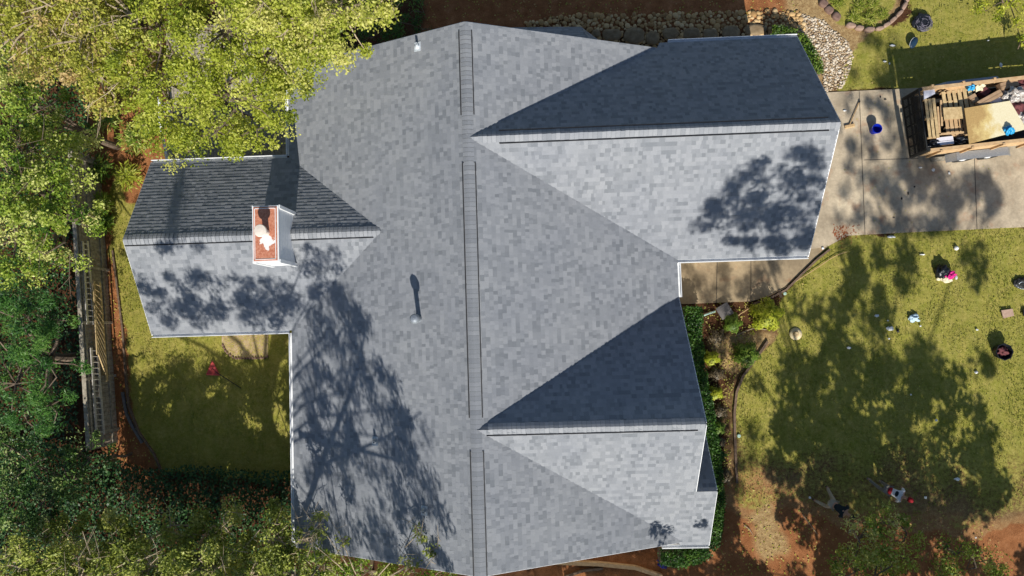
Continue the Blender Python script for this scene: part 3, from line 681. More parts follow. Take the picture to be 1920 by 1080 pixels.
# ---- bottom-left shrub belt
for i, (lab, bs, m_k) in enumerate([
    ('twiggy olive shrub in the bottom left corner', [(60, 1070, 4.4, 1.3), (120, 1000, 3.0, .9), (30, 1110, 4, 1.3), (150, 1085, 4.4, 1.2)], 'l_shrub'),
    ('twiggy olive shrub between the bottom left corner and the lawn', [(230, 1000, 2.9, .9), (270, 1075, 4.3, 1.1), (240, 1070, 2.6, 1.0), (180, 1040, 3.2, .8), (260, 1130, 4.2, 1.2)], 'l_shrub'),
    ('tall leafy shrub below the shaded left lawn', [(340, 985, 2.7, .8), (400, 1070, 4.2, 1.1), (370, 1060, 2.5, 1.1), (330, 1095, 4.4, 1.2), (420, 985, 2.7, .65)], 'l_shrub'),
    ('bare-branched shrub against the bottom left roof corner', [(510, 1010, 3.9, .9), (470, 1080, 4.0, 1.1), (450, 1055, 2.4, 1.0), (530, 1050, 2.4, .8), (530, 960, 2.5, .5), (560, 1080, 4.2, 1.0)], 'l_shrub'),
    ('bright leafy shrub below the bottom eave of the main roof', [(650, 1085, 3.4, 1.0), (740, 1095, 3.2, .9), (600, 1060, 4.2, .6), (815, 1112, 2.8, .8)], 'l_bright')]):
    c = at(bs[0][0], bs[0][1]+30, bs[0][2]); tree('leafy_shrub', lab, 'shrub', (c[0], c[1]), bs, M[m_k], seed=30+i, L=.10, W=.055, per=150, dens=17, bare=12, trunk_r=.07, squash=.5, group='shrubs along the bottom edge', sub_r=.36)
tree('young_tree', 'thin sapling whose sprigs hang over the lower left roof', 'tree', (-6.3, -10.4),
     [(785, 1000, 5.6, .30), (815, 1030, 5.4, .28), (770, 1060, 5.2, .3), (600, 985, 5.2, .42), (575, 1010, 5.2, .4), (640, 1010, 5.0, .25)], M['l_shrub'], seed=19, per=22, dens=60, L=.10, W=.05, trunk_r=.05, bare=40, sub_r=.2)
# ---- right side
tree('leafy_shrub', 'sparse glossy shrub in front of the two people at the bottom right', 'shrub', (11.4, -9.6),
     [(1610, 1010, 2.4, .8), (1650, 980, 2.2, .6), (1590, 1055, 2.6, .7), (1680, 1040, 2.6, .8), (1640, 1080, 2.8, .9), (1700, 1000, 2.0, .45)], M['l_bright'], seed=21, per=70, dens=20, L=.11, W=.045, trunk_r=.03, bare=1)
tree('leafy_shrub', 'lower glossy shrub right of the sparse one at the bottom edge', 'shrub', (14.9, -9.8),
     [(1790, 1040, 2.0, .6), (1830, 1065, 2.2, .8), (1870, 1085, 2.2, .6), (1760, 1080, 2.2, .6)], M['l_bright'], seed=22, per=60, dens=20, L=.10, W=.045, trunk_r=.03, bare=1)
tree('leafy_shrub', 'yellow-green shrub at the top right corner of the lawn', 'shrub', (18.2, 12.6),
     [(1880, 5, .9, .6), (1850, 20, .7, .4), (1910, 25, .8, .4), (1915, 80, .7, .3), (1900, -20, 1, .7)], M['l_gold'], seed=23, per=60, dens=22, L=.09, W=.045, trunk_r=.04, sub_r=.25)
tree('leafy_shrub', 'dark green shrub behind the top left roof slope', 'shrub', (-5.4, 12.0),
     [(740, 45, 1.2, .7), (700, 70, 1.2, .6), (775, 20, 1.2, .6), (660, 90, 1.2, .6), (790, 55, .8, .4)], M['l_dark'], seed=24, per=90, dens=16, L=.08, W=.04, trunk_r=.04, sub_r=.3)
# plants on the bank between the canopy and the west wing
for i, (u, v_, z_, R_, mk) in enumerate([(215, 225, .7, .55, 'l_bright'), (262, 265, .8, .6, 'l_bright'), (195, 320, .8, .6, 'l_hedge2'), (250, 335, .7, .55, 'l_yellow'), (290, 235, .7, .5, 'l_hedge2'), (175, 260, .9, .5, 'l_hedge2'), (200, 385, .8, .45, 'l_bright'), (205, 420, .6, .35, 'l_hedge2')]):
    labs = ['strap-leaved plant highest on the red bank beside the left trees', 'broad plant on the red bank nearest the deck rail', 'dark leafy plant on the left side of the bank below the trees', 'yellow-green plant beside the top left corner of the west wing roof', 'small plant under the canopy above the deck rail', 'dark plant beside the bright left tree', 'leafy plant left of the west wing ridge end', 'lowest small plant of the bank, left of the west wing ridge']
    c = at(u, v_, 0); r = np.random.default_rng(50+i); root = empty('bank_plant', (c[0], c[1], 0), 0, labs[i], 'plant', 'leafy plants on the bank')
    k = 420; p = puff(np.array([0, 0, z_*.55]), R_*1.15, k, r, .6); ax = p.copy(); ax[:, 2] *= .3; ax /= np.linalg.norm(ax, axis=1)[:, None]+1e-6
    leafmesh('leaves', p, .22, .045, M[mk], root, np.clip(r.normal(.5, .25, k), 0, 1), .9, axis=ax, seed=60+i)
    st = MB()
    for q in p[::40]: st.tube([(0, 0, 0), q*.6+(0, 0, .05), q], [.012, .009, .004], 3, False)
    st.build('stems', M['bark'], root)
def scatter(poly, n, r, z0=0, z1=0):
    us = [p[0] for p in poly]; vs_ = [p[1] for p in poly]; out = np.zeros((0, 3))
    G = gp(poly); x0, x1 = min(p[0] for p in G), max(p[0] for p in G); y0, y1 = min(p[1] for p in G), max(p[1] for p in G)
    while len(out) < n:
        X = r.uniform(x0, x1, n*2); Y = r.uniform(y0, y1, n*2); k = inpoly(X, Y, G)
        out = np.concatenate([out, np.stack([X[k], Y[k], r.uniform(z0, z1, k.sum())], -1)])
    return out[:n]
r = np.random.default_rng(70)
ivy = np.concatenate([scatter([(-40, 800), (215, 850), (280, 875), (380, 868), (430, 875), (560, 880), (560, 1100), (-40, 1150)], 21000, r, .05, .5), scatter([(-40, 430), (160, 380), (175, 620), (150, 850), (-40, 850)], 7000, r, .05, .4),
                      scatter([(-40, 100), (190, 140), (170, 380), (-40, 430)], 5000, r, .05, .4)])
ivy[:, 2] += vnoise(ivy[:, 0], ivy[:, 1], .7, 44)*.35
tag(leafmesh('ground_cover', ivy, .11, .075, M['l_ivy'], None, r.random(len(ivy)), 1.2, seed=71), kind='stuff')

# ---- trees standing outside the picture to the south, whose shade falls into it
SH = np.array([SUNH[0]*COT, SUNH[1]*COT, 1.0])
def lift(u, v_, zs, zc): return at(u, v_, zs)+SH*(zc-zs)
def inpix(u, v_, poly): return bool(inpoly(np.array([u]), np.array([v_]), poly)[0])
LIT = [(1488, 628, 34), (1336, 672, 16), (1342, 738, 15), (1715, 596, 10), (400, 690, 26), (340, 660, 24)]        # gaps in the crowns: sunlit spots on the ground
def shade_tree(label, base, regs, mat, seed, L=.2, W=.13, cr=.45, per=42, limbs=None, trunk_r=.2, group=None, nl=26, axis=None, flat=.5):
    r = np.random.default_rng(seed); root = empty('shade_tree', (base[0], base[1], 0), 0, label, 'tree', group)
    org = np.array([base[0], base[1], 0.]); pts = []; cs = []
    for poly, zs, z0, z1, cover in regs:
        us = [p[0] for p in poly]; vs_ = [p[1] for p in poly]
        area = abs(sum(poly[i][0]*poly[(i+1) % len(poly)][1]-poly[(i+1) % len(poly)][0]*poly[i][1] for i in range(len(poly))))/2/(FPX/(H-zs))**2
        n = int(cover*area/(math.pi*cr*cr)*1.6)
        k = 0
        while k < n:
            u, v_ = r.uniform(min(us), max(us)), r.uniform(min(vs_), max(vs_))
            if not inpix(u, v_, poly): continue
            zc = r.uniform(z0, z1); c = lift(u, v_, zs, zc); cs.append(c); k += 1
            pts.append(puff(c, cr*r.uniform(.7, 1.3), int(per*1.5*r.uniform(.6, 1.4)), r, .8))
    cs = np.array(cs); tk = MB(); top = np.array([base[0], base[1], cs[:, 2].min()*.8])
    tk.tube([(0, 0, -.2), (top-org)*.5+(.1, .05, 0), top-org], [trunk_r*1.3, trunk_r, trunk_r*.75], 9)
    for i in r.permutation(len(cs))[:nl]:
        c = cs[i]; m = (top+c)/2+np.array([0, 0, .5]); tk.tube([top-org, m-org, c-org], [trunk_r*.3, trunk_r*.15, .02], 5, False)
    for path in (limbs or []):
        q = [lift(u, v_, zs, zc)-org for (u, v_, zs, zc, rr) in path]; tk.tube(q, [p[4] for p in path], 7)
    tk.build('trunk', M['bark'], root)
    P_ = np.concatenate(pts)
    # nothing of it may stand in the frame
    c = (P_-np.array([0, 0, H]))@R.T; v__ = 540-FPX*c[:, 1]/-c[:, 2]; u__ = 960+FPX*c[:, 0]/-c[:, 2]
    ok = (v__ > 1100) | (u__ < -30) | (u__ > 1950)
    G0 = P_-SH*P_[:, 2:3]
    for lu, lv, lr in LIT:
        q = at(lu, lv, 0); ok &= (G0[:, 0]-q[0])**2+(G0[:, 1]-q[1])**2 > (lr/48)**2
    if (~ok).sum(): print('in frame', label, (~ok).sum(), 'of', len(ok))
    leafmesh('crown', P_[ok]-org, L, W, mat, root, None, flat, seed=seed, axis=None if axis is None else np.tile(np.array(axis, float), (int(ok.sum()), 1)))
shade_tree('feathery tree standing south of the left lawn, thin leaves and long bare limbs', (-9.4, -11.4), [
    ([(560, 470), (640, 455), (690, 560), (730, 650), (800, 730), (840, 880), (835, 1000), (820, 1060), (700, 1040), (560, 1000), (555, 640)], 4.0, 8.5, 13, .8),
    ([(600, 500), (660, 540), (700, 640), (720, 760), (600, 760), (570, 620)], 4.2, 9, 13, .5),
    ([(650, 600), (800, 740), (835, 900), (780, 900), (680, 720)], 4.4, 9, 13, .5),
    ([(240, 480), (330, 475), (560, 540), (545, 615), (290, 620)], 3.9, 9, 13, 1.3), ([(270, 540), (560, 540), (545, 616), (290, 622)], 3.2, 9, 13, 1.0), ([(540, 460), (690, 450), (640, 520), (560, 560)], 4.3, 10, 13, .6),
    ([(270, 320), (420, 315), (430, 430), (250, 430)], 3.8, 11, 14, .28)], M['l_bright'], 81, L=.19, W=.05, cr=.36, per=52, nl=14, axis=(.1, .2, -1), flat=-.2,
    limbs=[[(500, 800, 0, 5.0, .17), (487, 745, 0, 5.9, .15), (480, 690, 0, 6.6, .10), (450, 640, 0, 7.4, .07), (400, 600, 0, 8.2, .04)],
           [(487, 745, 0, 5.9, .12), (440, 690, 0, 6.8, .07), (380, 650, 0, 7.5, .05), (310, 620, 0, 8, .03)],
           [(500, 800, 0, 5.0, .14), (505, 740, 0, 6.0, .12), (525, 660, 0, 7.2, .10), (560, 560, 1.0, 9, .06)],
           [(560, 820, 3.2, 8, .08), (650, 820, 3.8, 9, .06), (760, 830, 4.6, 10, .03)], [(560, 1000, 3.2, 7, .09), (600, 880, 3.6, 8.2, .08), (660, 720, 4.0, 9.6, .06), (690, 600, 4.4, 11, .03)],
           [(600, 880, 3.6, 8.2, .05), (720, 800, 4.4, 9.2, .03), (790, 730, 4.8, 10, .02)]])
shade_tree('big spreading tree south of the right lawn, dense lower crown', (11.5, -17.5), [
    ([(1470, 700), (1560, 640), (1700, 700), (1830, 740), (1850, 780), (1880, 860), (1915, 960), (1700, 985), (1480, 960), (1440, 850)], 0, 4.5, 9, 1.25),
    ([(1450, 600), (1500, 560), (1560, 500), (1640, 470), (1700, 445), (1720, 480), (1690, 560), (1650, 620), (1700, 640), (1840, 650), (1870, 700), (1840, 740), (1560, 700), (1450, 700)], 0, 8, 12, .62),
    ([(1480, 560), (1530, 520), (1600, 490), (1620, 560), (1560, 620), (1500, 640)], 0, 8, 11, .5),
    ([(1395, 690), (1450, 700), (1465, 940), (1410, 940)], 0, 4, 8, .10), ([(1342, 880), (1382, 890), (1388, 1000), (1420, 1085), (1300, 1085), (1330, 1050)], 0, 3.8, 6, 1.5),
    ([(1540, 975), (1800, 975), (1840, 1050), (1860, 1080), (1530, 1080)], 0, 3.5, 6, 1.5), ([(1440, 900), (1560, 940), (1560, 990), (1470, 970)], 0, 3.8, 6, 1.0), ([(1860, 1050), (1930, 1040), (1930, 1090), (1860, 1090)], 0, 4, 6, .8), ([(1400, 975), (1560, 985), (1560, 1080), (1520, 1080)], 0, 3.5, 6, .4),
    ([(1750, 440), (1850, 430), (1850, 540), (1790, 520)], 0, 9, 12, .35)], M['l_bright'], 82, L=.22, W=.15, cr=.42, per=44, trunk_r=.26, nl=12)
shade_tree('very tall open-crowned tree south of the driveway, leaves high up', (13.6, -17.0), [
    ([(1540, 180), (1660, 180), (1760, 300), (1850, 330), (1880, 400), (1700, 440), (1560, 430)], 0, 13, 16, .55),
    ([(1640, 310), (1850, 330), (1885, 400), (1700, 440), (1600, 430)], 0, 12, 15, .8), ([(1570, 60), (1690, 80), (1690, 165), (1575, 160)], 0, 13.5, 16, .55),
    ([(1280, 400), (1310, 360), (1550, 350), (1518, 478), (1440, 478), (1290, 425)], 3.6, 12, 17, 1.15), ([(1330, 360), (1385, 290), (1480, 245), (1568, 240), (1548, 350)], 5.0, 12, 17, 1.0), ([(1330, 330), (1380, 300), (1560, 280), (1540, 410), (1420, 420), (1290, 410)], 4.3, 12, 17, .9), ([(1460, 400), (1540, 400), (1520, 478), (1440, 478)], 3.4, 12, 16, .9),
    ([(1270, 490), (1500, 490), (1420, 560), (1270, 570)], 0, 11, 14, .45), ([(1550, 440), (1700, 440), (1640, 480), (1560, 490)], 0, 11, 14, .5),
    ([(1290, 600), (1440, 620), (1400, 1000), (1340, 1000)], 0, 7, 11, .35), ([(1200, 990), (1240, 960), (1250, 1015), (1210, 1020)], 3.6, 7, 9, .9), ([(1300, 940), (1335, 940), (1325, 990), (1300, 980)], 3.8, 8, 9, .8)], M['l_bright'], 83, L=.15, W=.085, cr=.34, per=56, trunk_r=.26, nl=8)

shade_tree('small round tree south of the retaining timbers', (1.5, -14.0), [
    ([(1000, 1040), (1240, 1025), (1330, 1062), (1500, 1075), (1500, 1120), (1000, 1120)], 0, 4.6, 6.0, 1.5)], M['l_bright'], 85, L=.2, W=.12, cr=.4, per=46, trunk_r=.14, nl=10)
shade_tree('dense low evergreen mass added out of view to shade the left lawn', (-13.0, -13.5), [
    ([(240, 765), (300, 785), (360, 765), (420, 760), (470, 815), (560, 830), (560, 890), (250, 890)], 0, 4.5, 5.0, 3.5)], M['l_dark'], 84, L=.2, W=.12, cr=.36, per=60, trunk_r=.2, nl=10)  # unseen crown added to deepen the shade on the left lawn
# ------------------------------------------------------------------ hedges and garden shrubs
def hedge(label, path, z, mat, seed, dens=2600):
    r = np.random.default_rng(seed); P0 = [(*at(u, v_, z*.7)[:2], w_) for u, v_, w_ in path]
    root = empty('hedge', (P0[0][0], P0[0][1], 0), 0, label, 'hedge', 'clipped hedges round the house'); org = np.array([P0[0][0], P0[0][1], 0.])
    pts = []; core = MB()
    for (x0, y0, w0), (x1, y1, w1) in zip(P0[:-1], P0[1:]):
        L_ = math.hypot(x1-x0, y1-y0); n = int(L_*(w0+w1)/2*dens); t = r.random(n); s_ = r.uniform(-1, 1, n); wd = (w0+(w1-w0)*t)/2*(1+.12*np.sin(t*L_*5+w0*9))
        nx_, ny_ = -(y1-y0)/L_, (x1-x0)/L_; x = x0+(x1-x0)*t+nx_*s_*wd; y = y0+(y1-y0)*t+ny_*s_*wd
        zz = z*(1-.25*np.abs(s_)**3)*(1-.5*r.random(n)**2)
        pts.append(np.stack([x, y, zz], -1))
        core.bar((x0-org[0], y0-org[1], z*.38), (x1-org[0], y1-org[1], z*.38), min(w0, w1)*.72, z*.7)
    P_ = np.concatenate(pts); P_ = P_+r.normal(size=P_.shape)*.025
    tn = np.clip(vnoise(P_[:, 0], P_[:, 1], .3, seed)*.6+r.normal(.15, .2, len(P_)), 0, 1)
    leafmesh('leaves', P_-org, .085, .045, mat, root, tn, .4, seed=seed); core.build('branch_core', M['bark'], root)
hedge('long clipped green hedge along the porch and the front wing', [(1299, 575, .66), (1303, 680, .66), (1318, 760, .7), (1332, 830, .62), (1343, 900, .55)], .9, M['l_hedge'], 91)
hedge('clipped hedge bending round the bottom right corner of the house', [(1344, 905, .5), (1342, 985, .62), (1325, 1025, .7), (1290, 1046, .7), (1238, 1045, .6)], .9, M['l_hedge'], 92)
hedge('short green hedge curling round the garage roof corner by the pebbles', [(1445, 62, .6), (1490, 72, .7), (1520, 105, .6), (1534, 140, .4)], .8, M['l_hedge2'], 93, 2000)
def shrub(label, u, v_, rx, ry, z, mat, seed, n=1300, L=.10, W=.03, name='garden_shrub'):
    r = np.random.default_rng(seed); c = at(u, v_, z*.6); root = empty(name, (c[0], c[1], 0), 0, label, 'shrub', 'shrubs in the front garden bed')
    dd = r.normal(size=(n, 3)); dd[:, 2] = np.abs(dd[:, 2]); dd /= np.linalg.norm(dd, axis=1)[:, None]; rad = r.random(n)**.4*(.82+.25*np.sin(np.arctan2(dd[:, 1], dd[:, 0])*5+seed)*.6+.1*r.random(n))
    sx = 1300/(H-z*.6); p = dd*rad[:, None]*np.array([rx/sx, ry/sx, z*.95])+np.array([0, 0, .06]); p[:, :2] *= 1.05
    leafmesh('leaves', p, L, W, mat, root, np.clip(r.normal(.5, .22, n), 0, 1), .3, axis=dd, seed=seed)
    st = MB()
    for q in p[::max(1, n//14)]: st.tube([(0, 0, -.02), q*.5, q], [.014, .009, .004], 4, False)
    st.build('stems', M['bark'], root)
shrub('largest spiky lime-green shrub at the bend of the walk', 1443, 590, 33, 34, 1.0, M['l_gold'], 101, 2600, .13, .035)
shrub('small lime-green shrub below the grey square slab', 1376, 606, 19, 21, .7, M['l_hedge2'], 102, 1100, .12, .03)
shrub('round mid-green shrub below the largest lime shrub', 1403, 665, 28, 26, .9, M['l_hedge2'], 103, 2100, .10, .035)
shrub('golden shrub beside the hedge, upper one of two', 1336, 672, 19, 15, .7, M['l_gold'], 104, 1100)
shrub('golden shrub beside the hedge, level with the gutter end', 1342, 738, 18, 14, .7, M['l_gold'], 105, 1100)
shrub('small yellow-green shrub below the two golden ones', 1348, 803, 15, 15, .6, M['l_hedge2'], 106, 900)
shrub('small dark green shrub, lowest of the row by the hedge', 1350, 855, 16, 13, .55, M['l_hedge'], 107, 800)
for i, (u, v_, rx, ry, lab) in enumerate([(1345, 632, 22, 20, 'dry brown shrub between the grey slab and the upper golden shrub'), (1345, 702, 20, 15, 'dry brown shrub between the two golden shrubs'), (1350, 772, 18, 15, 'dry brown shrub under the lower golden shrub'), (1352, 830, 12, 10, 'dry brown shrub above the lowest green shrub'), (1362, 895, 14, 16, 'dry brown shrub beside the narrow part of the hedge')]):
    shrub(lab, u, v_, rx, ry, .5, M['l_dry'], 110+i, 600, .07, .035)
# timber edging of the bed
def edging(label, path, hgt=.1, wd=.09, mat=None, name='bed_edging'):
    mb = MB(); P_ = [at(u, v_, 0) for u, v_ in path]
    for p, q in zip(P_[:-1], P_[1:]): mb.bar(p+(0, 0, hgt/2), q+(0, 0, hgt/2-.002), wd, hgt)
    return tag(mb.build(name, mat or M['oldwood']), label, 'edging')
edging('curved timber edging between the garden bed and the right lawn', [(1438, 640), (1428, 655), (1412, 678), (1392, 705), (1380, 735), (1376, 775), (1377, 820), (1379, 870), (1381, 905)])
edging('dark timber edging following the curve of the walk', [(1554, 468), (1530, 487), (1500, 516), (1472, 544), (1440, 560), (1410, 571)], .12, .07)
edging('short timber edging stub by the largest lime shrub', [(1460, 545), (1463, 558)], .1, .1)
edging('weathered curved edging beside the shaded left lawn', [(213, 470), (222, 540), (232, 620), (237, 700), (243, 760), (262, 810), (290, 850), (305, 885)], .1, .07)
edging('dark curved edging piece beside the red soil strip', [(231, 735), (238, 775), (250, 800), (268, 830)], .08, .10, M['grey'])
edging('timber retaining edge below the bottom roof slope', [(1040, 1052), (1120, 1055), (1190, 1062), (1240, 1078)], .2, .14, M['lumber'], 'retaining_timber')
edging('second shorter timber at the bottom edge of the picture', [(1058, 1080), (1095, 1068), (1130, 1064)], .15, .08, M['oldwood'], 'retaining_timber')

# ------------------------------------------------------------------ stones
r = np.random.default_rng(120)
def pebbles(name, polys, n, s0, s1, mats, seed):
    r = np.random.default_rng(seed); bm = bmesh.new(); bmesh.ops.create_icosphere(bm, subdivisions=2, radius=1); v0 = np.array([q.co[:] for q in bm.verts]); f0 = np.array([[q.index for q in f.verts] for f in bm.faces]); bm.free()
    P_ = np.concatenate([scatter(p, int(n*k), r) for p, k in polys]); V = []; F = []; T = []; cell = {}; keep = []
    for p in P_:
        s_ = r.uniform(s0, s1)*(1 if r.random() < .7 else .6); i, j = int(p[0]/.3), int(p[1]/.3); ok = True
        for a_ in (-1, 0, 1):
            for b_ in (-1, 0, 1):
                for (x, y, ss) in cell.get((i+a_, j+b_), ()):
                    if (x-p[0])**2+(y-p[1])**2 < ((ss+s_)*.80)**2: ok = False
        if not ok: continue
        cell.setdefault((i, j), []).append((p[0], p[1], s_)); ang = r.uniform(0, 6.28); ca, sa = math.cos(ang), math.sin(ang)
        q = v0*(1+r.normal(size=v0.shape)*.03)*np.array([s_*r.uniform(1, 1.35), s_, s_*.6]); q = np.stack([q[:, 0]*ca-q[:, 1]*sa, q[:, 0]*sa+q[:, 1]*ca, q[:, 2]], -1)
        F.append(f0+len(V)*len(v0)); V.append(q+np.array([p[0], p[1], s_*.22+.02])); T.append(np.full(len(f0), r.random()))
    return npmesh(name, np.concatenate(V), np.concatenate(F), mats, None, attrs={'tone': ('FACE', np.concatenate(T))}, smooth=True)
def stone_mat(name, cols):
    m, t, b = newmat(name); c = ramp(t, attr(t, 'tone'), [(i/(len(cols)-1), q) for i, q in enumerate(cols)]); n = noise(t, 25, 4, .7, pos(t))
    c = mix(t, .5, c, ramp(t, n.outputs[0], [(.3, (.3, .3, .3)), (.7, (.65, .65, .65))]), 'OVERLAY'); t.links.new(c, b.inputs['Base Color']); b.inputs['Roughness'].default_value = .8; bump(t, b, n.outputs[0], .4, .01); return m
M['cobble'] = stone_mat('tan_cobbles', [(.27, .15, .055), (.42, .255, .10), (.52, .345, .155), (.58, .42, .22)])
M['gravel'] = stone_mat('pale_gravel', [(.24, .16, .10), (.42, .32, .21), (.54, .45, .33), (.62, .55, .45)])
tag(pebbles('river_cobbles', [([(985, 42), (1060, 30), (1180, 28), (1360, 22), (1500, 22), (1510, 60), (1500, 82), (1110, 100), (1000, 70)], 1.0)], 5200, .055, .13, M['cobble'], 121), kind='stuff')
tag(pebbles('pale_gravel', [([(1500, 25), (1545, 40), (1590, 80), (1600, 110), (1580, 165), (1545, 172), (1540, 120), (1520, 90), (1500, 70)], 1.0)], 5200, .03, .065, M['gravel'], 122), kind='stuff')
def blob_stone(name, label, cat, group, u, v_, ru, rv, h_, mat, seed, rot=0):
    r = np.random.default_rng(seed); c = at(u, v_, h_); n = 14; out = []
    for k in range(n):
        a_ = 2*math.pi*k/n; ce, se = math.cos(a_), math.sin(a_); q = (abs(ce)**3+abs(se)**3)**(-1/3)*r.uniform(.9, 1.06)
        x, y = ce*q*ru/50, se*q*rv/50; out.append((x*math.cos(rot)-y*math.sin(rot), x*math.sin(rot)+y*math.cos(rot)))
    V = []; F = []
    for sc_, z_ in ((1.05, -.08), (1, h_*.6), (.93, h_), (.5, h_+.01)):
        V += [(x*sc_, y*sc_, z_+r.normal()*.004) for x, y in out]
    for i in range(3):
        for k in range(n): F.append((i*n+k, i*n+(k+1) % n, (i+1)*n+(k+1) % n, (i+1)*n+k))
    F.append(tuple(range(3*n, 4*n)))
    o = npmesh(name, V, F, mat, smooth=True); o.location = (c[0], c[1], 0); return tag(o, label, cat, group)
ORD = ['first', 'second', 'third', 'fourth', 'fifth', 'sixth', 'seventh', 'eighth', 'ninth', 'tenth', 'eleventh', 'twelfth', 'thirteenth', 'fourteenth']
for i, (u, v_, ru, rv) in enumerate([(1118, 62, 9, 8), (1148, 64, 19, 12), (1190, 66, 20, 16), (1224, 70, 13, 14), (1258, 62, 16, 12), (1297, 62, 17, 12), (1333, 63, 15, 11), (1371, 60, 18, 14), (1417, 55, 22, 11)]):
    blob_stone('stepping_stone', ORD[i]+' flat brown stepping stone from the left in the cobbles', 'stepping stone', 'flat stepping stones in the cobble strip', u, v_, ru, rv, .13, M['flag'], 130+i)
for i, (u, v_, ru, rv, ro, k) in enumerate([(1545, 5, 9, 7, -.6, 0), (1556, 17, 9, 7, -.6, 0), (1570, 29, 9, 7, -.7, 0), (1597, 46, 9, 5, -.2, 1), (1613, 51, 8, 5, -.1, 1), (1632, 54, 10, 5, 0, 1), (1651, 52, 8, 4, .2, 1), (1664, 45, 8, 4, .5, 1), (1676, 36, 9, 4, .7, 1), (1688, 24, 9, 4, .8, 1), (1697, 10, 9, 4, 1.1, 1), (1703, -4, 8, 4, 1.3, 1)]):
    blob_stone('edging_stone', ORD[i]+' edging stone of the ring bed counted from the cobbles round to the right', 'edging stone', 'stones round the planted ring bed', u, v_, ru, rv, .12, M['block' if k == 0 else 'block2'], 150+i, ro)
for i, (u, v_, R_, lab) in enumerate([(1570, 5, .35, 'green grass tuft at the left rim of the ring bed'), (1600, 34, .32, 'pale grass tuft beside the row of edging stones'), (1628, 36, .4, 'brightest lime grass tuft in the middle of the ring bed'), (1635, 8, .38, 'grass tuft at the top edge of the ring bed'), (1610, 12, .3, 'thin grass tuft left of the top one in the ring bed'), (1655, 28, .25, 'small grass tuft at the right side of the ring bed')]):
    r = np.random.default_rng(170+i); c = at(u, v_, 0); n = 420; an = r.uniform(0, 6.28, n); el = r.uniform(.15, 1.3, n); dd = np.stack([np.cos(an)*np.cos(el), np.sin(an)*np.cos(el), np.sin(el)], -1); rad = R_*r.uniform(.2, 1, n)
    o = leafmesh('grass_tuft', dd*rad[:, None]*np.array([1, 1, .6]), .20, .018, M['l_tuft'], None, r.random(n), .2, axis=dd*2, seed=170+i); o.location = (c[0], c[1], 0); tag(o, lab, 'grass tuft', 'ornamental grass tufts')
# straw-covered bed by the west wing
c0, c1 = at(430, 600, 0), at(502, 671, 0)
bedp = gp([(416, 560), (505, 560), (503, 666), (498, 671), (440, 672), (424, 660), (417, 645)])
tag(MB().prism(bedp, -.05, .05).build('straw_bed', M['stone']), 'straw-covered rounded bed with scalloped edge below the west wing eave', 'garden bed')
r = np.random.default_rng(180); p = np.array([[r.uniform(-12.3, -10.4), r.uniform(-1.6, .9), .055] for _ in range(4200)]); k = inpoly(p[:, 0], p[:, 1], bedp); p = p[k]
tag(leafmesh('straw_mulch', p, .10, .016, M['l_olive'], None, r.uniform(.6, 1, len(p)), 2, seed=181), kind='stuff')
mb = MB(); sc_pts = [(417, 645), (424, 660), (440, 672), (498, 671), (503, 666)]
for (a0, b0), (a1, b1) in zip(sc_pts[:-1], sc_pts[1:]):
    p, q = at(a0, b0, .05), at(a1, b1, .05); n = max(1, int(np.linalg.norm(q-p)/.11))
    for i in range(n):
        c = p+(q-p)*(i+.5)/n; mb.lathe((c[0], c[1], 0), [(.05, 0), (.05, .08), (.03, .11)], 8)
tag(mb.build('scalloped_border', M['block']), 'low scalloped brown border round the straw bed', 'edging')
# grass blades and fallen scraps of leaf
r = np.random.default_rng(190); bl = []
for poly, n in ((LAWN[0], 52000), (LAWN[1], 9000), (LAWN[2], 26000)): bl.append(scatter(poly, n, r, .02, .05))
bl = np.concatenate(bl); k = (vnoise(bl[:, 0], bl[:, 1], .5, 77)+r.random(len(bl))*.7) > (.75+.45*np.clip((-bl[:, 1]-5)/3.5, 0, 1)*(bl[:, 0] > 5)); bl = bl[k]
ax = r.normal(size=bl.shape)*.4; ax[:, 2] = 1
tag(leafmesh('grass', bl, .085, .02, M['l_grass'], None, np.clip(vnoise(bl[:, 0], bl[:, 1], 1.2, 78)*.6+r.random(len(bl))*.5, 0, 1), .0, axis=ax, seed=191), kind='stuff')
fl = np.concatenate([scatter(LAWN[0], 260, r, .05, .06), scatter(LAWN[1], 60, r, .05, .06), scatter([(800, 0), (1500, 0), (1500, 30), (800, 40)], 260, r, .03, .04), scatter([(1560, 175), (1700, 175), (1860, 300), (1860, 430), (1600, 430)], 60, r, .05, .055), scatter([(200, 420), (232, 560), (245, 760), (300, 870), (215, 860)], 160, r, .03, .05), scatter([(1330, 880), (1560, 960), (1860, 980), (1900, 1080), (1340, 1080)], 700, r, .03, .05), scatter([(1320, 570), (1440, 560), (1370, 740), (1370, 900), (1340, 900)], 700, r, .03, .05)])
tag(leafmesh('fallen_leaves', fl, .075, .045, M['l_olive'], None, r.uniform(.3, 1, len(fl)), 2.5, seed=192), kind='stuff')
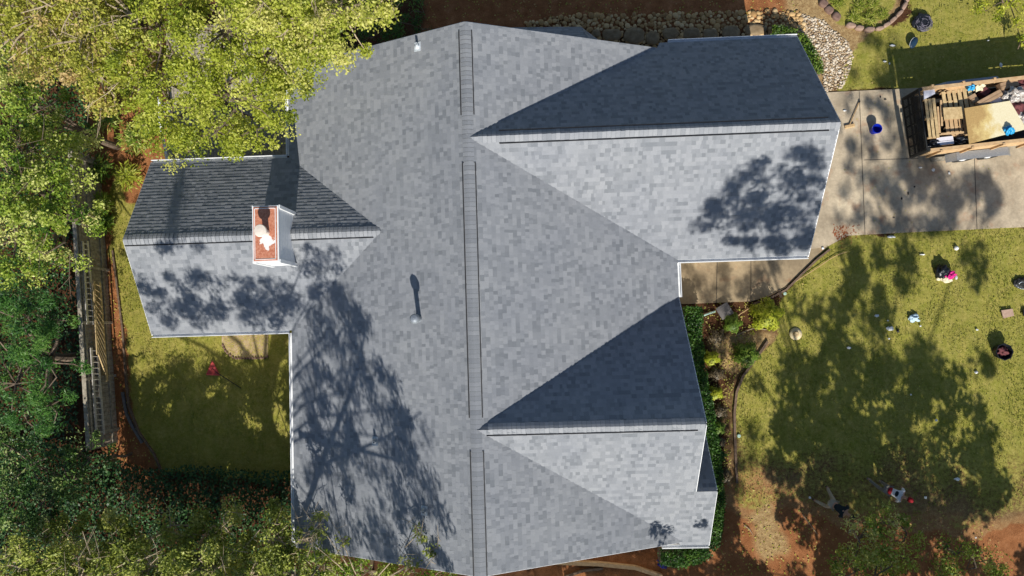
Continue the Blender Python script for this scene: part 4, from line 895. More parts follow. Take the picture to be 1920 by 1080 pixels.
# ------------------------------------------------------------------ trailer with its load
AX = math.radians(6.0); ca, sa = math.cos(AX), math.sin(AX)
T0 = at(1738, 224, 1.5); tr = empty('dump_trailer', (T0[0], T0[1], 0), AX, 'open dump trailer with lumber sides and black ramp gate, parked on the driveway', 'trailer')
LT, WT = 5.2, 2.30
MB().box((LT/2, 0, .66), (LT, WT-.1, .08)).build('bed_floor', M['black'], tr)
for s_ in (1, -1):
    mb = MB()
    for k in range(3): mb.box((LT/2, s_*(WT/2+.002*k), .82+k*.235), (LT, .045, .225))
    mb.box((LT/2, s_*(WT/2-.01), 1.50), (LT+.1, .13 if s_ > 0 else .12, .04)); mb.build('side_wall', M['lumber'], tr)
    for k in range(5): MB().box((.35+k*1.12, s_*(WT/2+.065), 1.05), (.09, .07, 1.0)).build('stake', M['lumber'], tr)
MB().box((LT-.02, 0, 1.05), (.05, WT, .75)).build('front_wall', M['lumber'], tr)
gt = MB(); gx = -.20
for y in np.linspace(-WT/2+.02, WT/2-.02, 7): gt.box((gx, y, 1.02), (.05, .05, 1.15))
for z in (.46, .84, 1.22, 1.59): gt.box((gx+.002, 0, z), (.045, WT, .05))
gate = gt.build('ramp_gate', M['black'], tr)
MB().box((gx-.01, 0, 1.0), (.012, WT-.08, 1.05)).build('gate_mesh', M['navy'], gate) if False else None
gm = MB()
for y in np.linspace(-WT/2+.06, WT/2-.06, 40): gm.box((gx-.03, y, 1.02), (.012, .012, 1.1))
for z in np.linspace(.5, 1.55, 20): gm.box((gx-.035, 0, z), (.010, WT-.06, .010))
gm.build('gate_mesh', M['black'], gate)
for s_ in (1, -1):
    MB().box((-.12, s_*(WT/2-.03), 1.05), (.10, .10, 1.1)).build('gate_post', M['black'], tr)
    fb = MB(); fb.box((2.25, s_*(WT/2+.20), .80), (1.9, .30, .02)); fb.bar((1.32, s_*(WT/2+.20), .80), (1.05, s_*(WT/2+.20), .52), .30, .02); fb.bar((3.18, s_*(WT/2+.20), .80), (3.45, s_*(WT/2+.20), .52), .30, .02)
    fb.build('fender', M['galv'], tr)
    for x in (1.78, 2.72):
        wh = MB().lathe((x, s_*(WT/2+.19), .36), [(.20, -.10), (.34, -.11), (.36, -.06), (.36, .06), (.34, .11), (.20, .10)], 24, ax=(0, 1, 0)).build('wheel', M['tyre'], tr)
        MB().lathe((x, s_*(WT/2+.19), .36), [(.19, -.09), (.20, .09), (.08, .105), (.07, .12)], 16, ax=(0, s_, 0)).build('rim', M['white'], wh)
MB().bar((LT, 0, .55), (LT+1.3, 0, .52), .12, .1).build('tow_bar', M['black'], tr)
def onload(u, v_, z): return at(u, v_, z)
def pallet(label, u, v_, z, lx, ly, nb, rz, mat, solid=0, tilt=0):
    c = at(u, v_, z); root = empty('pallet', c, rz, label, 'pallet', 'wooden pallets in the trailer'); root.rotation_euler = (tilt, 0, rz)
    wd = lx/nb*.74; mb = MB()
    for k in range(nb): mb.box((-lx/2+lx*(k+.5)/nb, 0, 0), (wd*random.uniform(.9, 1.08), ly*random.uniform(.97, 1.02), .022))
    mb.build('deck_boards', mat, root)
    for yy in (-ly/2+.05, 0, ly/2-.05): MB().box((0, yy, -.06), (lx, .05, .09)).build('stringer', M['lumber'], root)
pallet('narrow pallet standing nearest the black gate', 1747, 222, 1.42, .42, 1.5, 3, AX-.02, M['lumber2'])
pallet('pallet with broad slats showing above the small plywood', 1796, 188, 1.30, 1.15, .78, 6, AX+.03, M['lumber2'])
pallet('pallet with dark gaps below the small plywood', 1793, 238, 1.28, .80, .70, 5, AX-.02, M['lumber'])
def panel(name, label, cat, pts, z, th, mat, tilt=0):
    P_ = [at(u, v_, z) for u, v_ in pts]; c = sum(P_)/len(P_)
    mb = MB().prism([(p[0]-c[0], p[1]-c[1]) for p in P_], -th/2, th/2); o = mb.build(name, mat); o.location = [float(q) for q in c]; o.rotation_euler = (tilt, 0, 0); return tag(o, label, cat)
panel('plywood_sheet', 'large stained plywood sheet lying on top of the trailer load', 'plywood', [(1808, 203), (1893, 189), (1921, 236), (1921, 243), (1817, 270)], 1.60, .02, M['ply'])
panel('plywood_sheet', 'small plywood piece between the slatted pallets', 'plywood', [(1768, 202), (1807, 200), (1809, 222), (1770, 224)], 1.46, .02, M['lumber2'])
panel('cardboard_sheet', 'orange-brown cardboard sheet along the north side of the trailer', 'cardboard', [(1762, 162), (1815, 160), (1818, 169), (1790, 175)], 1.30, .015, M['lumber'], .15)
panel('foam_board', 'pale blue-grey board behind the large plywood', 'board', [(1852, 193), (1888, 176), (1892, 187), (1870, 192)], 1.45, .02, M['offwhite'])
panel('foam_board', 'white foam sheet in the corner of the trailer beside the gate', 'board', [(1731, 168), (1751, 166), (1753, 176), (1732, 187)], 1.46, .05, M['offwhite'])
def carton(label, u, v_, z, sx, sy, sz, rz, mat, lidmat=None):
    c = at(u, v_, z); root = empty('carton', (c[0], c[1], z-sz), rz, label, 'box', 'boxes in the trailer')
    b = MB().box((0, 0, sz/2), (sx, sy, sz)); b.build('box_body', mat, root, bevel=.01)
    MB().bar((-sx/2, -sy/2+.01, sz+.008), (-sx/2-.04, -sy/2-.14, sz+.05), .01, .01).build('flap', mat, root) if False else None
    f = MB(); f.box((0, sy*.25, sz+.008), (sx*.96, sy*.47, .008)); f.box((0, -sy*.26, sz+.013), (sx*.96, sy*.44, .008)); f.build('flaps', lidmat or mat, root)
carton('brown carton with a white lid at the south side of the trailer', 1772, 264, 1.35, .62, .30, .4, AX, M['carton'], M['offwhite'])
carton('long brown carton lying askew beside the pale blue-grey board', 1857, 184, 1.52, .95, .24, .24, .50, M['carton'])
carton('open brown carton at the north side of the trailer', 1893, 158, 1.48, .65, .26, .26, .26, M['carton'])
carton('small dark carton near the blue bag at the north side', 1848, 172, 1.35, .3, .26, .26, .9, M['maroon'])
carton('small upright carton between the pallet and the long carton', 1826, 184, 1.38, .25, .3, .3, .5, M['carton'])
def lump(name, label, cat, u, v_, zt, rx, ry, rz, mat, seed, group=None, rough=.22, parts=None):
    r = np.random.default_rng(seed); bm = bmesh.new(); bmesh.ops.create_icosphere(bm, subdivisions=4 if max(rx, ry) > .12 else 3, radius=1)
    p = np.array([q.co[:] for q in bm.verts])
    k = 1+rough*(vnoise(p[:, 0]*1.7+p[:, 2], p[:, 1]*1.7-p[:, 2], .55, seed)-.5)*2+rough*.6*(vnoise(p[:, 0]-p[:, 2]*2, p[:, 1]+p[:, 2], .2, seed+1)-.5)
    for q, x, kk in zip(bm.verts, p, k): q.co = (x[0]*rx*kk, x[1]*ry*kk, max(x[2]*rz*kk, -rz*.55))
    me = bpy.data.meshes.new(name); bm.to_mesh(me); bm.free(); me.materials.append(mat); me.polygons.foreach_set('use_smooth', np.ones(len(me.polygons), dtype=bool))
    o = link(name, me); c = at(u, v_, zt); o.location = (c[0], c[1], zt-rz*.4); return tag(o, label, cat, group)
lump('plastic_bag', 'clear crumpled plastic bag at the right of the trailer load', 'bag', 1902, 178, 1.55, .34, .26, .3, M['clear'], 201, rough=.5)
lump('carpet_roll', 'maroon crumpled carpet under the clear bag', 'carpet', 1905, 202, 1.42, .32, .30, .26, M['maroon'], 202, rough=.4)
lump('plastic_bag', 'bright blue bag near the north side board of the trailer', 'bag', 1821, 163, 1.46, .14, .11, .14, M['blueplastic'], 203, rough=.4)
lump('plastic_bag', 'bright blue bag lying on the large plywood', 'bag', 1893, 244, 1.68, .17, .15, .16, M['blueplastic'], 204, rough=.4)
lump('rubbish_sack', 'greyish crumpled sack beside the blue bag in the trailer', 'sack', 1837, 163, 1.36, .18, .13, .16, M['sack'], 205, rough=.45)
lump('rubbish_sack', 'dark crumpled sack at the top right of the trailer load', 'sack', 1912, 160, 1.36, .3, .18, .2, M['maroon'], 206, rough=.5)
lump('rubbish_sack', 'black sack in the south corner of the trailer beside the gate', 'sack', 1750, 270, 1.2, .3, .2, .3, M['dark'], 207, rough=.35)
lump('rubbish_sack', 'black sack between the white-lidded carton and the large plywood', 'sack', 1802, 264, 1.15, .32, .22, .3, M['dark'], 208, rough=.35)
lump('rubbish_sack', 'pale torn sack at the right edge under the maroon carpet', 'sack', 1915, 222, 1.35, .22, .2, .2, M['clear'], 209, rough=.5)
rl = MB()
for u0, v0, u1, v1, z in ((1758, 205, 1764, 250, 1.35), (1762, 180, 1768, 225, 1.32), (1757, 232, 1775, 255, 1.36)): rl.bar(at(u0, v0, z), at(u1, v1, z), .09, .03)
for i, (u0, v0, u1, v1, z) in enumerate(((1758, 200, 1762, 252, 1.40), (1764, 188, 1766, 236, 1.34), (1756, 252, 1808, 248, 1.40))):
    tag(MB().bar(at(u0, v0, z), at(u1, v1, z), .07, .03).build('lumber_offcut', M['lumber']), ['lumber offcut standing between the narrow pallet and the small plywood', 'shorter lumber offcut close to the small plywood', 'lumber offcut lying across the foot of the lower pallet'][i], 'lumber', 'loose lumber in the trailer')
tag(MB().bar(at(1745, 300, .1), at(1860, 287, .1), .16, .05).build('lumber_offcut', M['plank']), 'grey board leaning along the south side of the trailer', 'lumber', 'loose lumber by the trailer')

# ------------------------------------------------------------------ things on the driveway
c = at(1635, 247, .0); root = empty('bucket', (c[0]+.02, c[1]+.02, .045), 0, 'deep blue plastic bucket on the driveway', 'bucket')
MB().lathe((0, 0, 0), [(.14, 0), (.17, .30), (.185, .30), (.185, .345), (.165, .345), (.13, .03)], 28).build('bucket_body', M['bucketblue'], root)
MB().tube([(.185*math.cos(t), .185*math.sin(t), .33+.0*t) for t in np.linspace(.2, 3.0, 12)], .008, 6).build('bucket_handle', M['white'], root)
root = empty('broom', at(1600, 215, .045), 0, 'push broom with a pale wooden head lying on the driveway', 'broom'); o_ = at(1600, 215, .045)
MB().tube([at(1593, 234, .10)-o_, at(1611, 192, .10)-o_], .022, 8).build('handle', M['handle'], root)
MB().tube([at(1611, 193, .10)-o_, at(1612, 189, .10)-o_], .03, 8).build('grip', M['black'], root)
MB().bar(at(1584, 238, .10)-o_, at(1602, 234, .10)-o_, .09, .06).build('broom_head', M['handle'], root); MB().bar(at(1584, 239.5, .06)-o_, at(1602, 235.5, .06)-o_, .08, .06).build('bristles', M['strawband'], root)
# red soil spilt on the corner of the driveway
r = np.random.default_rng(211); p = np.concatenate([scatter([(1563, 425), (1585, 422), (1590, 440), (1572, 452), (1560, 440)], 260, r, .05, .06), scatter([(1560, 420), (1615, 418), (1605, 450), (1580, 470), (1562, 450)], 130, r, .05, .06)])
m_clay = plain('red_clay_crumbs', (.34, .11, .045), (.24, .08, .03), 30, .9)
tag(leafmesh('red_soil_crumbs', p[::2], .05, .04, m_clay, None, None, 3, seed=212), kind='stuff')

# ------------------------------------------------------------------ things on the right lawn and in the front bed
root = empty('straw_hat', at(1491, 626, .0), 0, 'round cream straw hat lying on the shaded lawn', 'hat')
MB().lathe((0, 0, .035), [(.09, 0), (.235, .012), (.24, .02), (.11, .035)], 32).build('brim', M['straw'], root, smooth=True)
MB().lathe((0, 0, .06), [(.105, 0), (.098, .09), (.075, .115), (.03, .10)], 24).build('hat_crown', M['strawband'], root, smooth=True)
tag(MB().lathe((*at(1471, 550.5, 0)[:2], 0), [(.06, 0), (.06, .055), (.035, .065), (.03, .055)], 18).build('valve_cover', M['mint']), 'small pale round valve cover beside the edging stub', 'valve cover')
tag(MB().lathe((*at(1385, 817, 0)[:2], 0), [(.065, 0), (.065, .055), (.035, .065), (.03, .055)], 18).build('valve_cover', M['mint']), 'small pale round valve cover beside the curved bed edging', 'valve cover')
c = at(1359, 583, .25); sl_ = MB().box((0, 0, .22), (.50, .50, .06), rz=.55); sl_.lathe((0, 0, -.02), [(.09, 0), (.09, .24)], 12); o = sl_.build('splash_slab', M['grey']); o.location = (c[0], c[1], 0); tag(o, 'tilted grey square slab in the mulch below the walk', 'slab')
o = MB().tube([at(1318, 592, .12), at(1331, 587, .09), at(1341, 584, .07)], .035, 8).build('drain_pipe', M['mint']); tag(o, 'pale drain pipe poking out of the hedge toward the grey slab', 'pipe')
cord = [(1588, 472), (1572, 477), (1555, 486), (1535, 500), (1510, 516), (1485, 532), (1462, 545), (1440, 556), (1415, 572), (1392, 586), (1372, 600)]
tag(MB().tube([at(u, v_, .06) for u, v_ in cord], .014, 6).build('rope', M['handle']), 'thin pale rope lying along the lawn below the walk', 'rope')
tag(MB().tube([at(1382, 628, .05), at(1400, 620, .05), at(1412, 616, .07), at(1425, 617, .05), at(1437, 618, .04)], .018, 6).build('fallen_branch', M['twig']), 'pale fallen branch between the garden shrubs', 'branch')
root = empty('magenta_cloth_pile', at(1768, 517, 0), 0, 'magenta cloth heaped over a cream sack on the lawn', 'cloth pile')
def part_lump(name, root, off, s3, mat, seed, rough=.3):
    o = lump(name, None, None, 960, 540, 0, *s3, mat, seed, rough=rough); o.parent = root; o.location = off; return o
part_lump('sack', root, (.02, -.08, .10), (.26, .18, .16), M['sack'], 221); part_lump('cloth', root, (.10, .02, .24), (.20, .15, .14), M['pink'], 222, .45); part_lump('dark_bag', root, (-.12, .16, .18), (.24, .26, .22), M['dark'], 223)
lump('paper_scrap', 'small white crumpled paper right of the magenta cloth pile', 'scrap', 1793, 520, .1, .05, .09, .05, M['paper'], 224)
def tub(label, u, v_, R_, h_, mat, fillmat, seed):
    c = at(u, v_, 0); root = empty('garden_tub', (c[0], c[1], .02), 0, label, 'tub')
    MB().lathe((0, 0, 0), [(R_*.8, 0), (R_, h_), (R_*1.05, h_), (R_*1.05, h_+.03), (R_*.95, h_+.03), (R_*.78, .08)], 8).build('tub_body', mat, root)
    part_lump('tub_contents', root, (0, 0, h_*.5), (R_*.75, R_*.72, h_*.45), fillmat, seed, .5)
tub('dark eight-sided tub of rubbish on the right lawn', 1871, 659, .31, .34, M['dark'], M['maroon'], 231)
# round heap of grey plastic strips
def netheap(label, u, v_, R_, h_, mat, dark, seed, n=26, sq=1.0):
    r = np.random.default_rng(seed); c = at(u, v_, 0); root = empty('strip_heap', (c[0], c[1], .02), 0, label, 'strip heap')
    part_lump('dark_base', root, (-.03, .08, h_*.4), (R_*.95, R_*sq, h_*.7), dark, seed, .3)
    for k in range(n):
        a0 = r.uniform(0, 6.28); a1 = a0+r.uniform(1, 2.6); rr = R_*r.uniform(.35, .98); pts = [(rr*math.cos(a)*r.uniform(.93, 1.05), rr*sq*math.sin(a), h_*(1.06-(rr/R_)**2*.45)+r.uniform(-.02, .03)) for a in np.linspace(a0, a1, 8)]
        MB().tube(pts, .012, 4).build('strip', mat, root)
netheap('round heap of grey plastic strips on the top right lawn', 1728, 47, .34, .22, M['purplegrey'], M['dark'], 241, 30)
netheap('coil of pale grey hose at the right edge of the lawn', 1914, 535, .27, .10, M['lightmetal'], M['black'], 242, 8, .75)
c = at(1709, 83, 0); root = empty('cover_lid', (c[0], c[1], 0), .95, 'dark navy oval cover propped up below the heap of strips', 'cover')
mb = MB(); 
for sgn in (1,): mb.lathe((0, 0, 0), [(.20, 0), (.21, .03), (.15, .06), (.03, .07)], 24)
o = mb.build('cover_shell', M['navy'], root, smooth=True); o.scale = (1.15, .72, 1); o.rotation_euler = (math.radians(28), 0, 0); o.location = (0, 0, .14)
MB().tube([(.225*math.cos(t), .14*math.sin(t), .16+.06*math.sin(t)) for t in np.linspace(.2, 2.9, 12)], .01, 5).build('cover_rim', M['lightmetal'], root)
panel('board_piece', 'pinkish-brown board piece lying on the sunny lawn', 'board', [(1877, 582), (1898, 579), (1901, 592), (1881, 597)], .08, .04, M['board'])
panel('drainage_cover', 'dark piece of cloth at the right edge of the lawn', 'cloth', [(1918, 580), (1935, 580), (1935, 593), (1918, 592)], .08, .05, M['dark'])
lump('plastic_bag', 'pale blue crumpled bag on the mottled lawn', 'bag', 1715, 596, .1, .19, .14, .08, M['palebl'], 251, rough=.5)
lump('plastic_bag', 'small white and black wrapper left of the pale blue bag', 'wrapper', 1669, 616, .08, .12, .07, .06, M['paper'], 252, rough=.5)
lump('plastic_bag', 'small dark wrapper beside the white wrapper', 'wrapper', 1684, 620, .06, .05, .06, .04, M['dark'], 253, rough=.5)
lump('foam_ball', 'white foam ball on the lawn near the driveway edge', 'ball', 1794, 465, .1, .085, .085, .09, M['paper'], 254, rough=.1)
scr = [(1672, 444, .13, .04, 'white strip of paper touching the driveway edge'), (1543, 465, .05, .05, 'white scrap by the bend of the walk'), (1644, 592, .08, .05, 'white scrap above and left of the wrappers'), (1665, 601, .03, .03, 'tiny white scrap between the wrappers and the scrap above'),
       (1592, 652, .07, .05, 'white scrap in the shaded lawn right of the straw hat'), (1667, 635, .04, .03, 'tiny white scrap below the two wrappers'), (1832, 618, .05, .03, 'white scrap between the pale blue bag and the dark tub'), (1726, 611, .03, .03, 'tiny scrap just below the pale blue bag'),
       (1756, 788, .05, .05, 'round white scrap in the darkest part of the lawn'), (1795, 898, .10, .06, 'white scrap of plastic right of the person in red'), (1736, 933, .05, .05, 'white scrap to the right of the red cap'), (1730, 477, .09, .03, 'pale stick-like scrap above the magenta cloth pile'),
       (1584, 207, .07, .03, 'white scrap on the driveway left of the broom'), (1726, 314, .06, .03, 'white scrap on the driveway left of the trailer shadow'), (1750, 318, .06, .07, 'white scrap on the driveway below the trailer gate'), (1780, 324, .04, .05, 'small white scrap on the driveway below the trailer side'),
       (1674, 85, .10, .04, 'curved white scrap left of the navy cover'), (1659, 115, .06, .03, 'white scrap on the lawn above the driveway'), (1668, 119, .03, .04, 'tiny scrap next to the one above the driveway'), (1853, 76, .04, .02, 'white scrap inside the trailer shadow, highest of them'),
       (1877, 122, .05, .08, 'white scrap inside the trailer shadow beside its bottom edge'), (1830, 1008, .03, .03, 'pale scrap on the bare soil at the bottom right'), (1831, 698, .06, .05, 'pale scrap below and left of the dark tub'), (1519, 933, .04, .04, 'pale scrap left of the two people'), (1708, 740, .03, .03, 'tiny scrap in the middle of the shaded lawn')]
for i, (u, v_, sx, sy, lab) in enumerate(scr): lump('paper_scrap', lab, 'scrap', u, v_, .075, sx, sy, .03, M['paper'], 260+i, 'white scraps of litter', .4)
for i, (u, v_, sx, sy, lab) in enumerate([(1691, 372, .03, .05, 'dark chip on the driveway between the joints'), (1715, 350, .03, .03, 'small dark chip on the driveway near the trailer'), (1703, 362, .02, .06, 'thin dark chip on the driveway'), (1676, 408, .04, .02, 'dark chip on the driveway near the lawn'), (1660, 186, .04, .03, 'dark chip on the driveway right of the broom'), (1651, 181, .02, .04, 'smaller dark chip on the driveway right of the broom')]):
    lump('shingle_chip', lab, 'shingle chip', u, v_, .065, sx, sy, .02, M['dark'], 300+i, 'dark shingle chips on the driveway', .4)
c = at(1245, 1056, .3); root = empty('toy_bag', (c[0], c[1], .02), 0, 'dark blue and red bag beside the hedge at the bottom edge', 'bag')
part_lump('bag_body', root, (0, 0, .22), (.22, .19, .26), M['bluedark'], 311, .3); part_lump('red_flap', root, (.04, .12, .42), (.12, .06, .07), M['pink'], 312, .3)

# ------------------------------------------------------------------ left yard: rake, fence, ladders, deck
root = empty('leaf_rake', at(400, 690, .0), 0, 'red fan-shaped leaf rake lying on the left lawn', 'rake'); o_ = at(400, 690, 0)
apex = at(411, 700, .10)-o_; tips = [at(388+k*1.5, 703-abs(k)*0-1.9*k*.0, .10)-o_ for k in range(1)]
A_, B_, C_ = at(398, 677, .14)-o_, at(387, 702, .07)-o_, at(412, 703, .07)-o_
fan = MB()
for k in range(13):
    t = k/12; e = B_*(1-t)+C_*t; fan.bar(A_, e, .022, .012)
fan.bar(B_, C_, .05, .02); fan.bar(A_*.55+B_*.45, A_*.55+C_*.45, .04, .022)
fan.build('rake_head', M['redpl'], root)
pl = MB(); pl.add([A_+(0, 0, -.02), B_+(0, 0, -.02), C_+(0, 0, -.02), A_+(0, 0, -.035), B_+(0, 0, -.035), C_+(0, 0, -.035)], [(0, 1, 2), (5, 4, 3), (0, 3, 4, 1), (1, 4, 5, 2), (2, 5, 3, 0)]); pl.build('rake_plate', M['redpl'], root)
MB().tube([at(404, 697, .12)-o_, at(452, 728, .05)-o_], .016, 8).build('handle', M['black'], root)
FA, FB = at(141, 440, 1.8), at(166, 850, 1.8); fd = (FB-FA)[:2]/np.linalg.norm((FB-FA)[:2]); fnrm = np.array([-fd[1], fd[0]]); fnrm = fnrm if fnrm[0] > 0 else -fnrm
root = empty('plank_fence', (FA[0], FA[1], 0), 0, 'weathered grey plank fence behind the ladders', 'fence'); fo = np.array([FA[0], FA[1], 0]); FL = np.linalg.norm((FB-FA)[:2]); D3 = np.array([fd[0], fd[1], 0]); N3 = np.array([fnrm[0], fnrm[1], 0])
pk = MB(); x = -3.2
while x < FL-.1:
    pk.bar(D3*x+(0, 0, 0), D3*x+(0, 0, 1.76+random.uniform(-.02, .02)), .135, .02, up=tuple(N3)); x += .145
pk.build('planks', M['plank'], root)
for z in (.35, 1.0, 1.62): MB().bar(D3*-3.2+N3*.04+(0, 0, z), D3*(FL-.1)+N3*.04+(0, 0, z), .045, .09).build('fence_rail', M['plank'], root)
MB().bar(D3*-3.2+(0, 0, 1.80), D3*(FL-.1)+(0, 0, 1.80), .15, .035).build('top_board', M['plank'], root)
x = -3
while x < FL-.2: MB().box(tuple(D3*x+N3*.05+np.array([0, 0, .9])), (.1, .1, 1.84), rz=math.atan2(fd[1], fd[0])).build('post', M['plank'], root); x += 2.1
def onf(u, v_, off):
    z = .9
    lo, hi = 0.03, 1.75
    for _ in range(30):
        z = (lo+hi)/2; p = at(u, v_, z); s_ = ((p-FA)[:2])@fnrm-off
        if s_ > 0: hi = z
        else: lo = z
    return p
def ladder(label, r0, r1, q0, q1, off, mat, nr):
    a0, a1, b0, b1 = onf(*r0, off), onf(*r1, off), onf(*q0, off), onf(*q1, off); root = empty('ladder', a0, 0, label, 'ladder', 'ladders along the fence'); o_ = a0
    for p, q in ((a0, a1), (b0, b1)): MB().bar(p-o_, q-o_, .11, .035, up=tuple(N3)).build('ladder_rail', mat, root)
    for k in range(nr):
        t = (k+.5)/nr; MB().tube([a0*(1-t)+a1*t-o_, b0*(1-t)+b1*t-o_], .024, 6).build('rung', mat, root)
ladder('upper metal ladder on the fence, nearest the bright left tree', (155, 452), (164, 608), (164, 452), (176, 608), .10, M['ladderm'], 15)
ladder('ladder with one pale yellow rail beside the red soil strip', (176, 527), (183, 665), (187, 530), (201, 715), .20, M['lumber2'], 14)
ladder('lowest dark ladder on the fence, end hidden by a shrub sprig', (171, 652), (181, 815), (182, 652), (195, 815), .10, M['ladderm'], 15)
root = empty('wooden_deck', (-12, 8, 0), -TH, 'dark wooden deck with a pale rail under the yellow-green tree', 'deck')
dm = MB(); y = -1.8
x = -2.2
while x < 3.0: dm.box((x, .9, 1.0), (.13, 5.2, .03)); x += .14
dm.build('deck_boards', M['plank'], root)
for px_ in (-2.2, .4, 2.9):
    for py_ in (-1.6, 3.4): MB().box((px_, py_, .49), (.12, .12, .98)).build('deck_post', M['plank'], root)
MB().bar((-1.75, -2.0, 1.95), (-2.0, -.6, 1.95), .09, .05).build('rail', M['white'], root)
MB().bar((-2.0, -.6, 1.95), (-2.05, .4, 1.95), .09, .05).build('rail', M['white'], root)
bl_ = MB()
for k in range(8): bl_.box((-2.0-.0025*k, -.55+k*.118, 1.48), (.035, .035, .9))
bl_.build('balusters', M['white'], root)
# dead branch fallen at the bottom right, foot prints of soil left out; bare twigs on the soil
for i, (pp, lab) in enumerate([([(1505, 965), (1520, 985), (1535, 1005)], 'thin bare branch on the red soil left of the sparse shrub'), ([(1395, 985), (1405, 992), (1412, 1003)], 'short curved twig on the lit soil near the hedge corner'), ([(1590, 1000), (1604, 985), (1612, 975)], 'pale twig in front of the sparse shrub')]):
    tag(MB().tube([at(u, v_, .05) for u, v_ in pp], [.018, .014, .006], 5).build('fallen_branch', M['twig']), lab, 'branch')

# ------------------------------------------------------------------ people
def skinned(name, nodes, edges, mat, parent, root_i=0, sub=1, mats=None):
    me = bpy.data.meshes.new(name); me.from_pydata([n[0] for n in nodes], edges, []); me.update(); o = link(name, me, parent)
    o.data.materials.append(mat); md = o.modifiers.new('skin', 'SKIN'); md.use_smooth_shade = True; md.branch_smoothing = .4
    for i, n in enumerate(nodes):
        rr = n[1] if hasattr(n[1], '__len__') else (n[1], n[1]); o.data.skin_vertices[0].data[i].radius = rr; o.data.skin_vertices[0].data[i].use_root = (i == root_i)
    s_ = o.modifiers.new('sub', 'SUBSURF'); s_.levels = sub; s_.render_levels = sub; return o
def person(label, loc, face, lean, J, shirt, pants, shoes, hair, cap=None, sleeves=None, under=None, wrap=None):
    """local frame: +x forward, +y left; lean = forward bend of the trunk in radians"""
    root = empty('person', loc, face, label, 'person'); V3 = Vector
    pel = V3((0, 0, J['hip'])); tl = .50
    up = V3((math.sin(lean), 0, math.cos(lean))); fw = V3((math.cos(lean), 0, -math.sin(lean)))
    waist = pel+up*.18; chest = pel+up*.40; neck = pel+up*.52; hd = neck+up*.08+V3((math.sin(lean*.6), 0, math.cos(lean*.6)))*.13
    N_ = [(pel, (.15, .11)), (waist, (.125, .10)), (chest, (.145, .115)), (neck, .055), (hd, (.078, .092)), (hd+(hd-neck).normalized()*.08, (.06, .07))]
    E_ = [(0, 1), (1, 2), (2, 3), (3, 4), (4, 5)]; leg, arm = [], []
    for s_, L_ in ((1, J['L']), (-1, J['R'])):
        hip = pel+V3((0, s_*.09, -.04)); kn = V3(L_['knee']); an = V3(L_['ankle']); toe = an+V3(L_.get('toe', (.17, 0, -.06)))
        b = len(N_); N_ += [(hip, .085), ((hip+kn)/2, .078), (kn, .056), ((kn+an)/2, .052), (an, .036), (toe, (.035, .028))]
        E_ += [(0, b), (b, b+1), (b+1, b+2), (b+2, b+3), (b+3, b+4), (b+4, b+5)]; leg.append((hip, kn, an, toe))
        sh = chest+up*.07+V3((0, s_*.18, 0)); el = V3(L_['elbow']); wr = V3(L_['wrist']); dr = (wr-el).normalized(); pm = wr+dr*.08; sd_ = dr.cross(V3((0, 0, 1))).normalized() if abs(dr.z) < .95 else V3((0, 1, 0))
        b = len(N_); N_ += [(sh, .058), ((sh+el)/2, .046), (el, .038), (wr, .026), (pm, (.036, .016))]; E_ += [(2, b), (b, b+1), (b+1, b+2), (b+2, b+3), (b+3, b+4)]
        for k, (o_k, ln) in enumerate(((-.030, .062), (-.010, .075), (.010, .070), (.030, .055))):
            f0 = pm+sd_*o_k+dr*.02; f1 = f0+dr*ln*.55+V3((0, 0, -.008)); f2 = f1+dr*ln*.35+V3((0, 0, -.018)); c_ = len(N_); N_ += [(f0, .009), (f1, .008), (f2, .007)]; E_ += [(b+4, c_), (c_, c_+1), (c_+1, c_+2)]
        c_ = len(N_); N_ += [(wr+dr*.03+sd_*.035*s_, .011), (wr+dr*.07+sd_*.06*s_, .009)]; E_ += [(b+3, c_), (c_, c_+1)]; arm.append((sh, el, wr))
    fwd = (V3((math.cos(lean*.6), 0, -math.sin(lean*.6))))
    c_ = len(N_); N_ += [(hd+fwd*.098, (.016, .02))]; E_ += [(4, c_)]
    body = skinned('body', N_, E_, M['skin'], root)
    # clothing
    n_ = [(pel+up*.02, (.162, .125)), (waist, (.145, .115)), (chest, (.165, .135)), (chest+up*.08, (.11, .09))]; e_ = [(0, 1), (1, 2), (2, 3)]
    for (sh, el, wr) in arm:
        b = len(n_); n_ += [(sh, .075), (sh.lerp(el, .75), .060)]; e_ += [(2, b), (b, b+1)]
    skinned('shirt', n_, e_, shirt, root)
    n_ = [(pel+up*.03, (.160, .12))]; e_ = []
    for (hip, kn, an, toe) in leg:
        b = len(n_); n_ += [(hip, .098), (hip.lerp(kn, .5), .09), (kn, .07), (kn.lerp(an, .45), .062), (kn.lerp(an, .9), .055)]; e_ += [(0, b), (b, b+1), (b+1, b+2), (b+2, b+3), (b+3, b+4)]
    skinned('trousers', n_, e_, pants, root)
    for (hip, kn, an, toe) in leg: skinned('shoe', [(an+V3((-.04, 0, -.04)), .045), (an+V3((.03, 0, -.045)), .048), (toe, (.048, .035))], [(0, 1), (1, 2)], shoes, root)
    hm = MB(); q = (hd-neck).normalized(); hm.lathe(tuple(hd+q*.0-fwd*.012), [(.092, -.03), (.100, .03), (.092, .08), (.06, .125), (.02, .14)], 18, ax=tuple(q)); hm.build('hair' if not cap else 'cap', cap or hair, root, smooth=True)
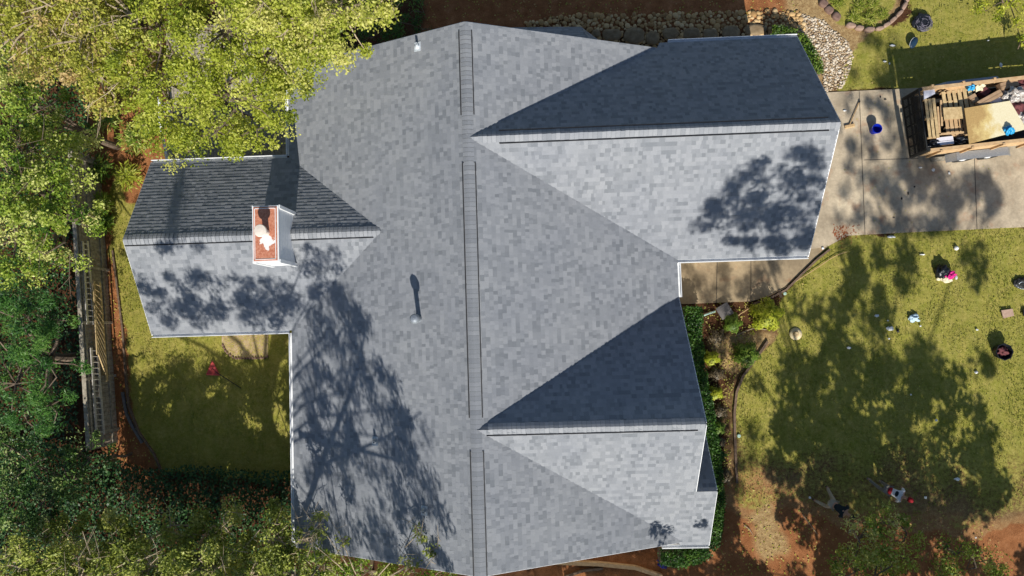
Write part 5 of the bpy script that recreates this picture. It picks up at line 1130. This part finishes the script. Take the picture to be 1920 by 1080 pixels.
    if cap:
        MB().bar(hd+q*.05+fwd*.07, hd+q*.035+fwd*.17, .13, .012, up=tuple(q)).build('cap_brim', cap, root)
        MB().lathe(tuple(hd-q*.03-fwd*.015), [(.086, -.02), (.092, .03), (.088, .05)], 16, ax=tuple(q)).build('hair', hair, root)
    if wrap: skinned('wrap', [(pel-up*.06, (.185, .15)), (waist+up*.03, (.16, .13))], [(0, 1)], wrap, root)
    if under:
        m2, t0 = under; skinned('vest', [(waist-fw*.012, (.155, .128)), (chest-fw*.015-up*.02, (.172, .145))], [(0, 1)], m2, root)
    for s_ in (1, -1):
        e = hd+fwd*.085+V3((0, s_*.032, 0))+q*.02; MB().lathe(tuple(e), [(.008, -.004), (.010, 0), (.005, .006)], 8, ax=tuple(fwd)).build('eye', M['dark'], body)
        MB().lathe(tuple(hd+V3((0, s_*.080, 0))-fwd*.01), [(.020, 0), (.022, .01), (.012, .014)], 10, ax=(0, s_, 0)).build('ear', M['skin'], body)
    MB().bar(hd+fwd*.091-q*.035+V3((0, -.022, 0)), hd+fwd*.091-q*.035+V3((0, .022, 0)), .008, .008).build('mouth', M['redcloth'], body)
    return root
p1 = at(1564, 946, .85)
person('person in a black top and khaki trousers bending forward on the dry lawn', (p1[0]-.05, p1[1]+.02, .02), math.radians(-35), math.radians(62),
       {'hip': .86, 'L': {'knee': (-.02, .22, .46), 'ankle': (-.18, .42, .09), 'elbow': (.45, .26, .78), 'wrist': (.58, .20, .55)},
        'R': {'knee': (.02, -.20, .46), 'ankle': (-.30, -.26, .09), 'elbow': (.42, -.26, .76), 'wrist': (.52, -.18, .52)}}, M['darkcloth'], M['denim'], M['dark'], M['hair'], under=None)
p2 = at(1664, 918, .8)
person('person in a red and white top with a red cap stooping on the lawn', (p2[0], p2[1], .02), math.radians(-24), math.radians(66),
       {'hip': .84, 'L': {'knee': (.10, .12, .45), 'ankle': (.02, .16, .09), 'elbow': (.42, .30, .80), 'wrist': (.60, .24, .62)},
        'R': {'knee': (-.10, -.08, .47), 'ankle': (-.44, .06, .10), 'elbow': (.40, -.28, .76), 'wrist': (.55, -.22, .55)}}, M['whitecloth'], M['greycloth'], M['greycloth'], M['hair'], cap=M['redcloth'], under=(M['darkcloth'], 0), wrap=M['redcloth'])
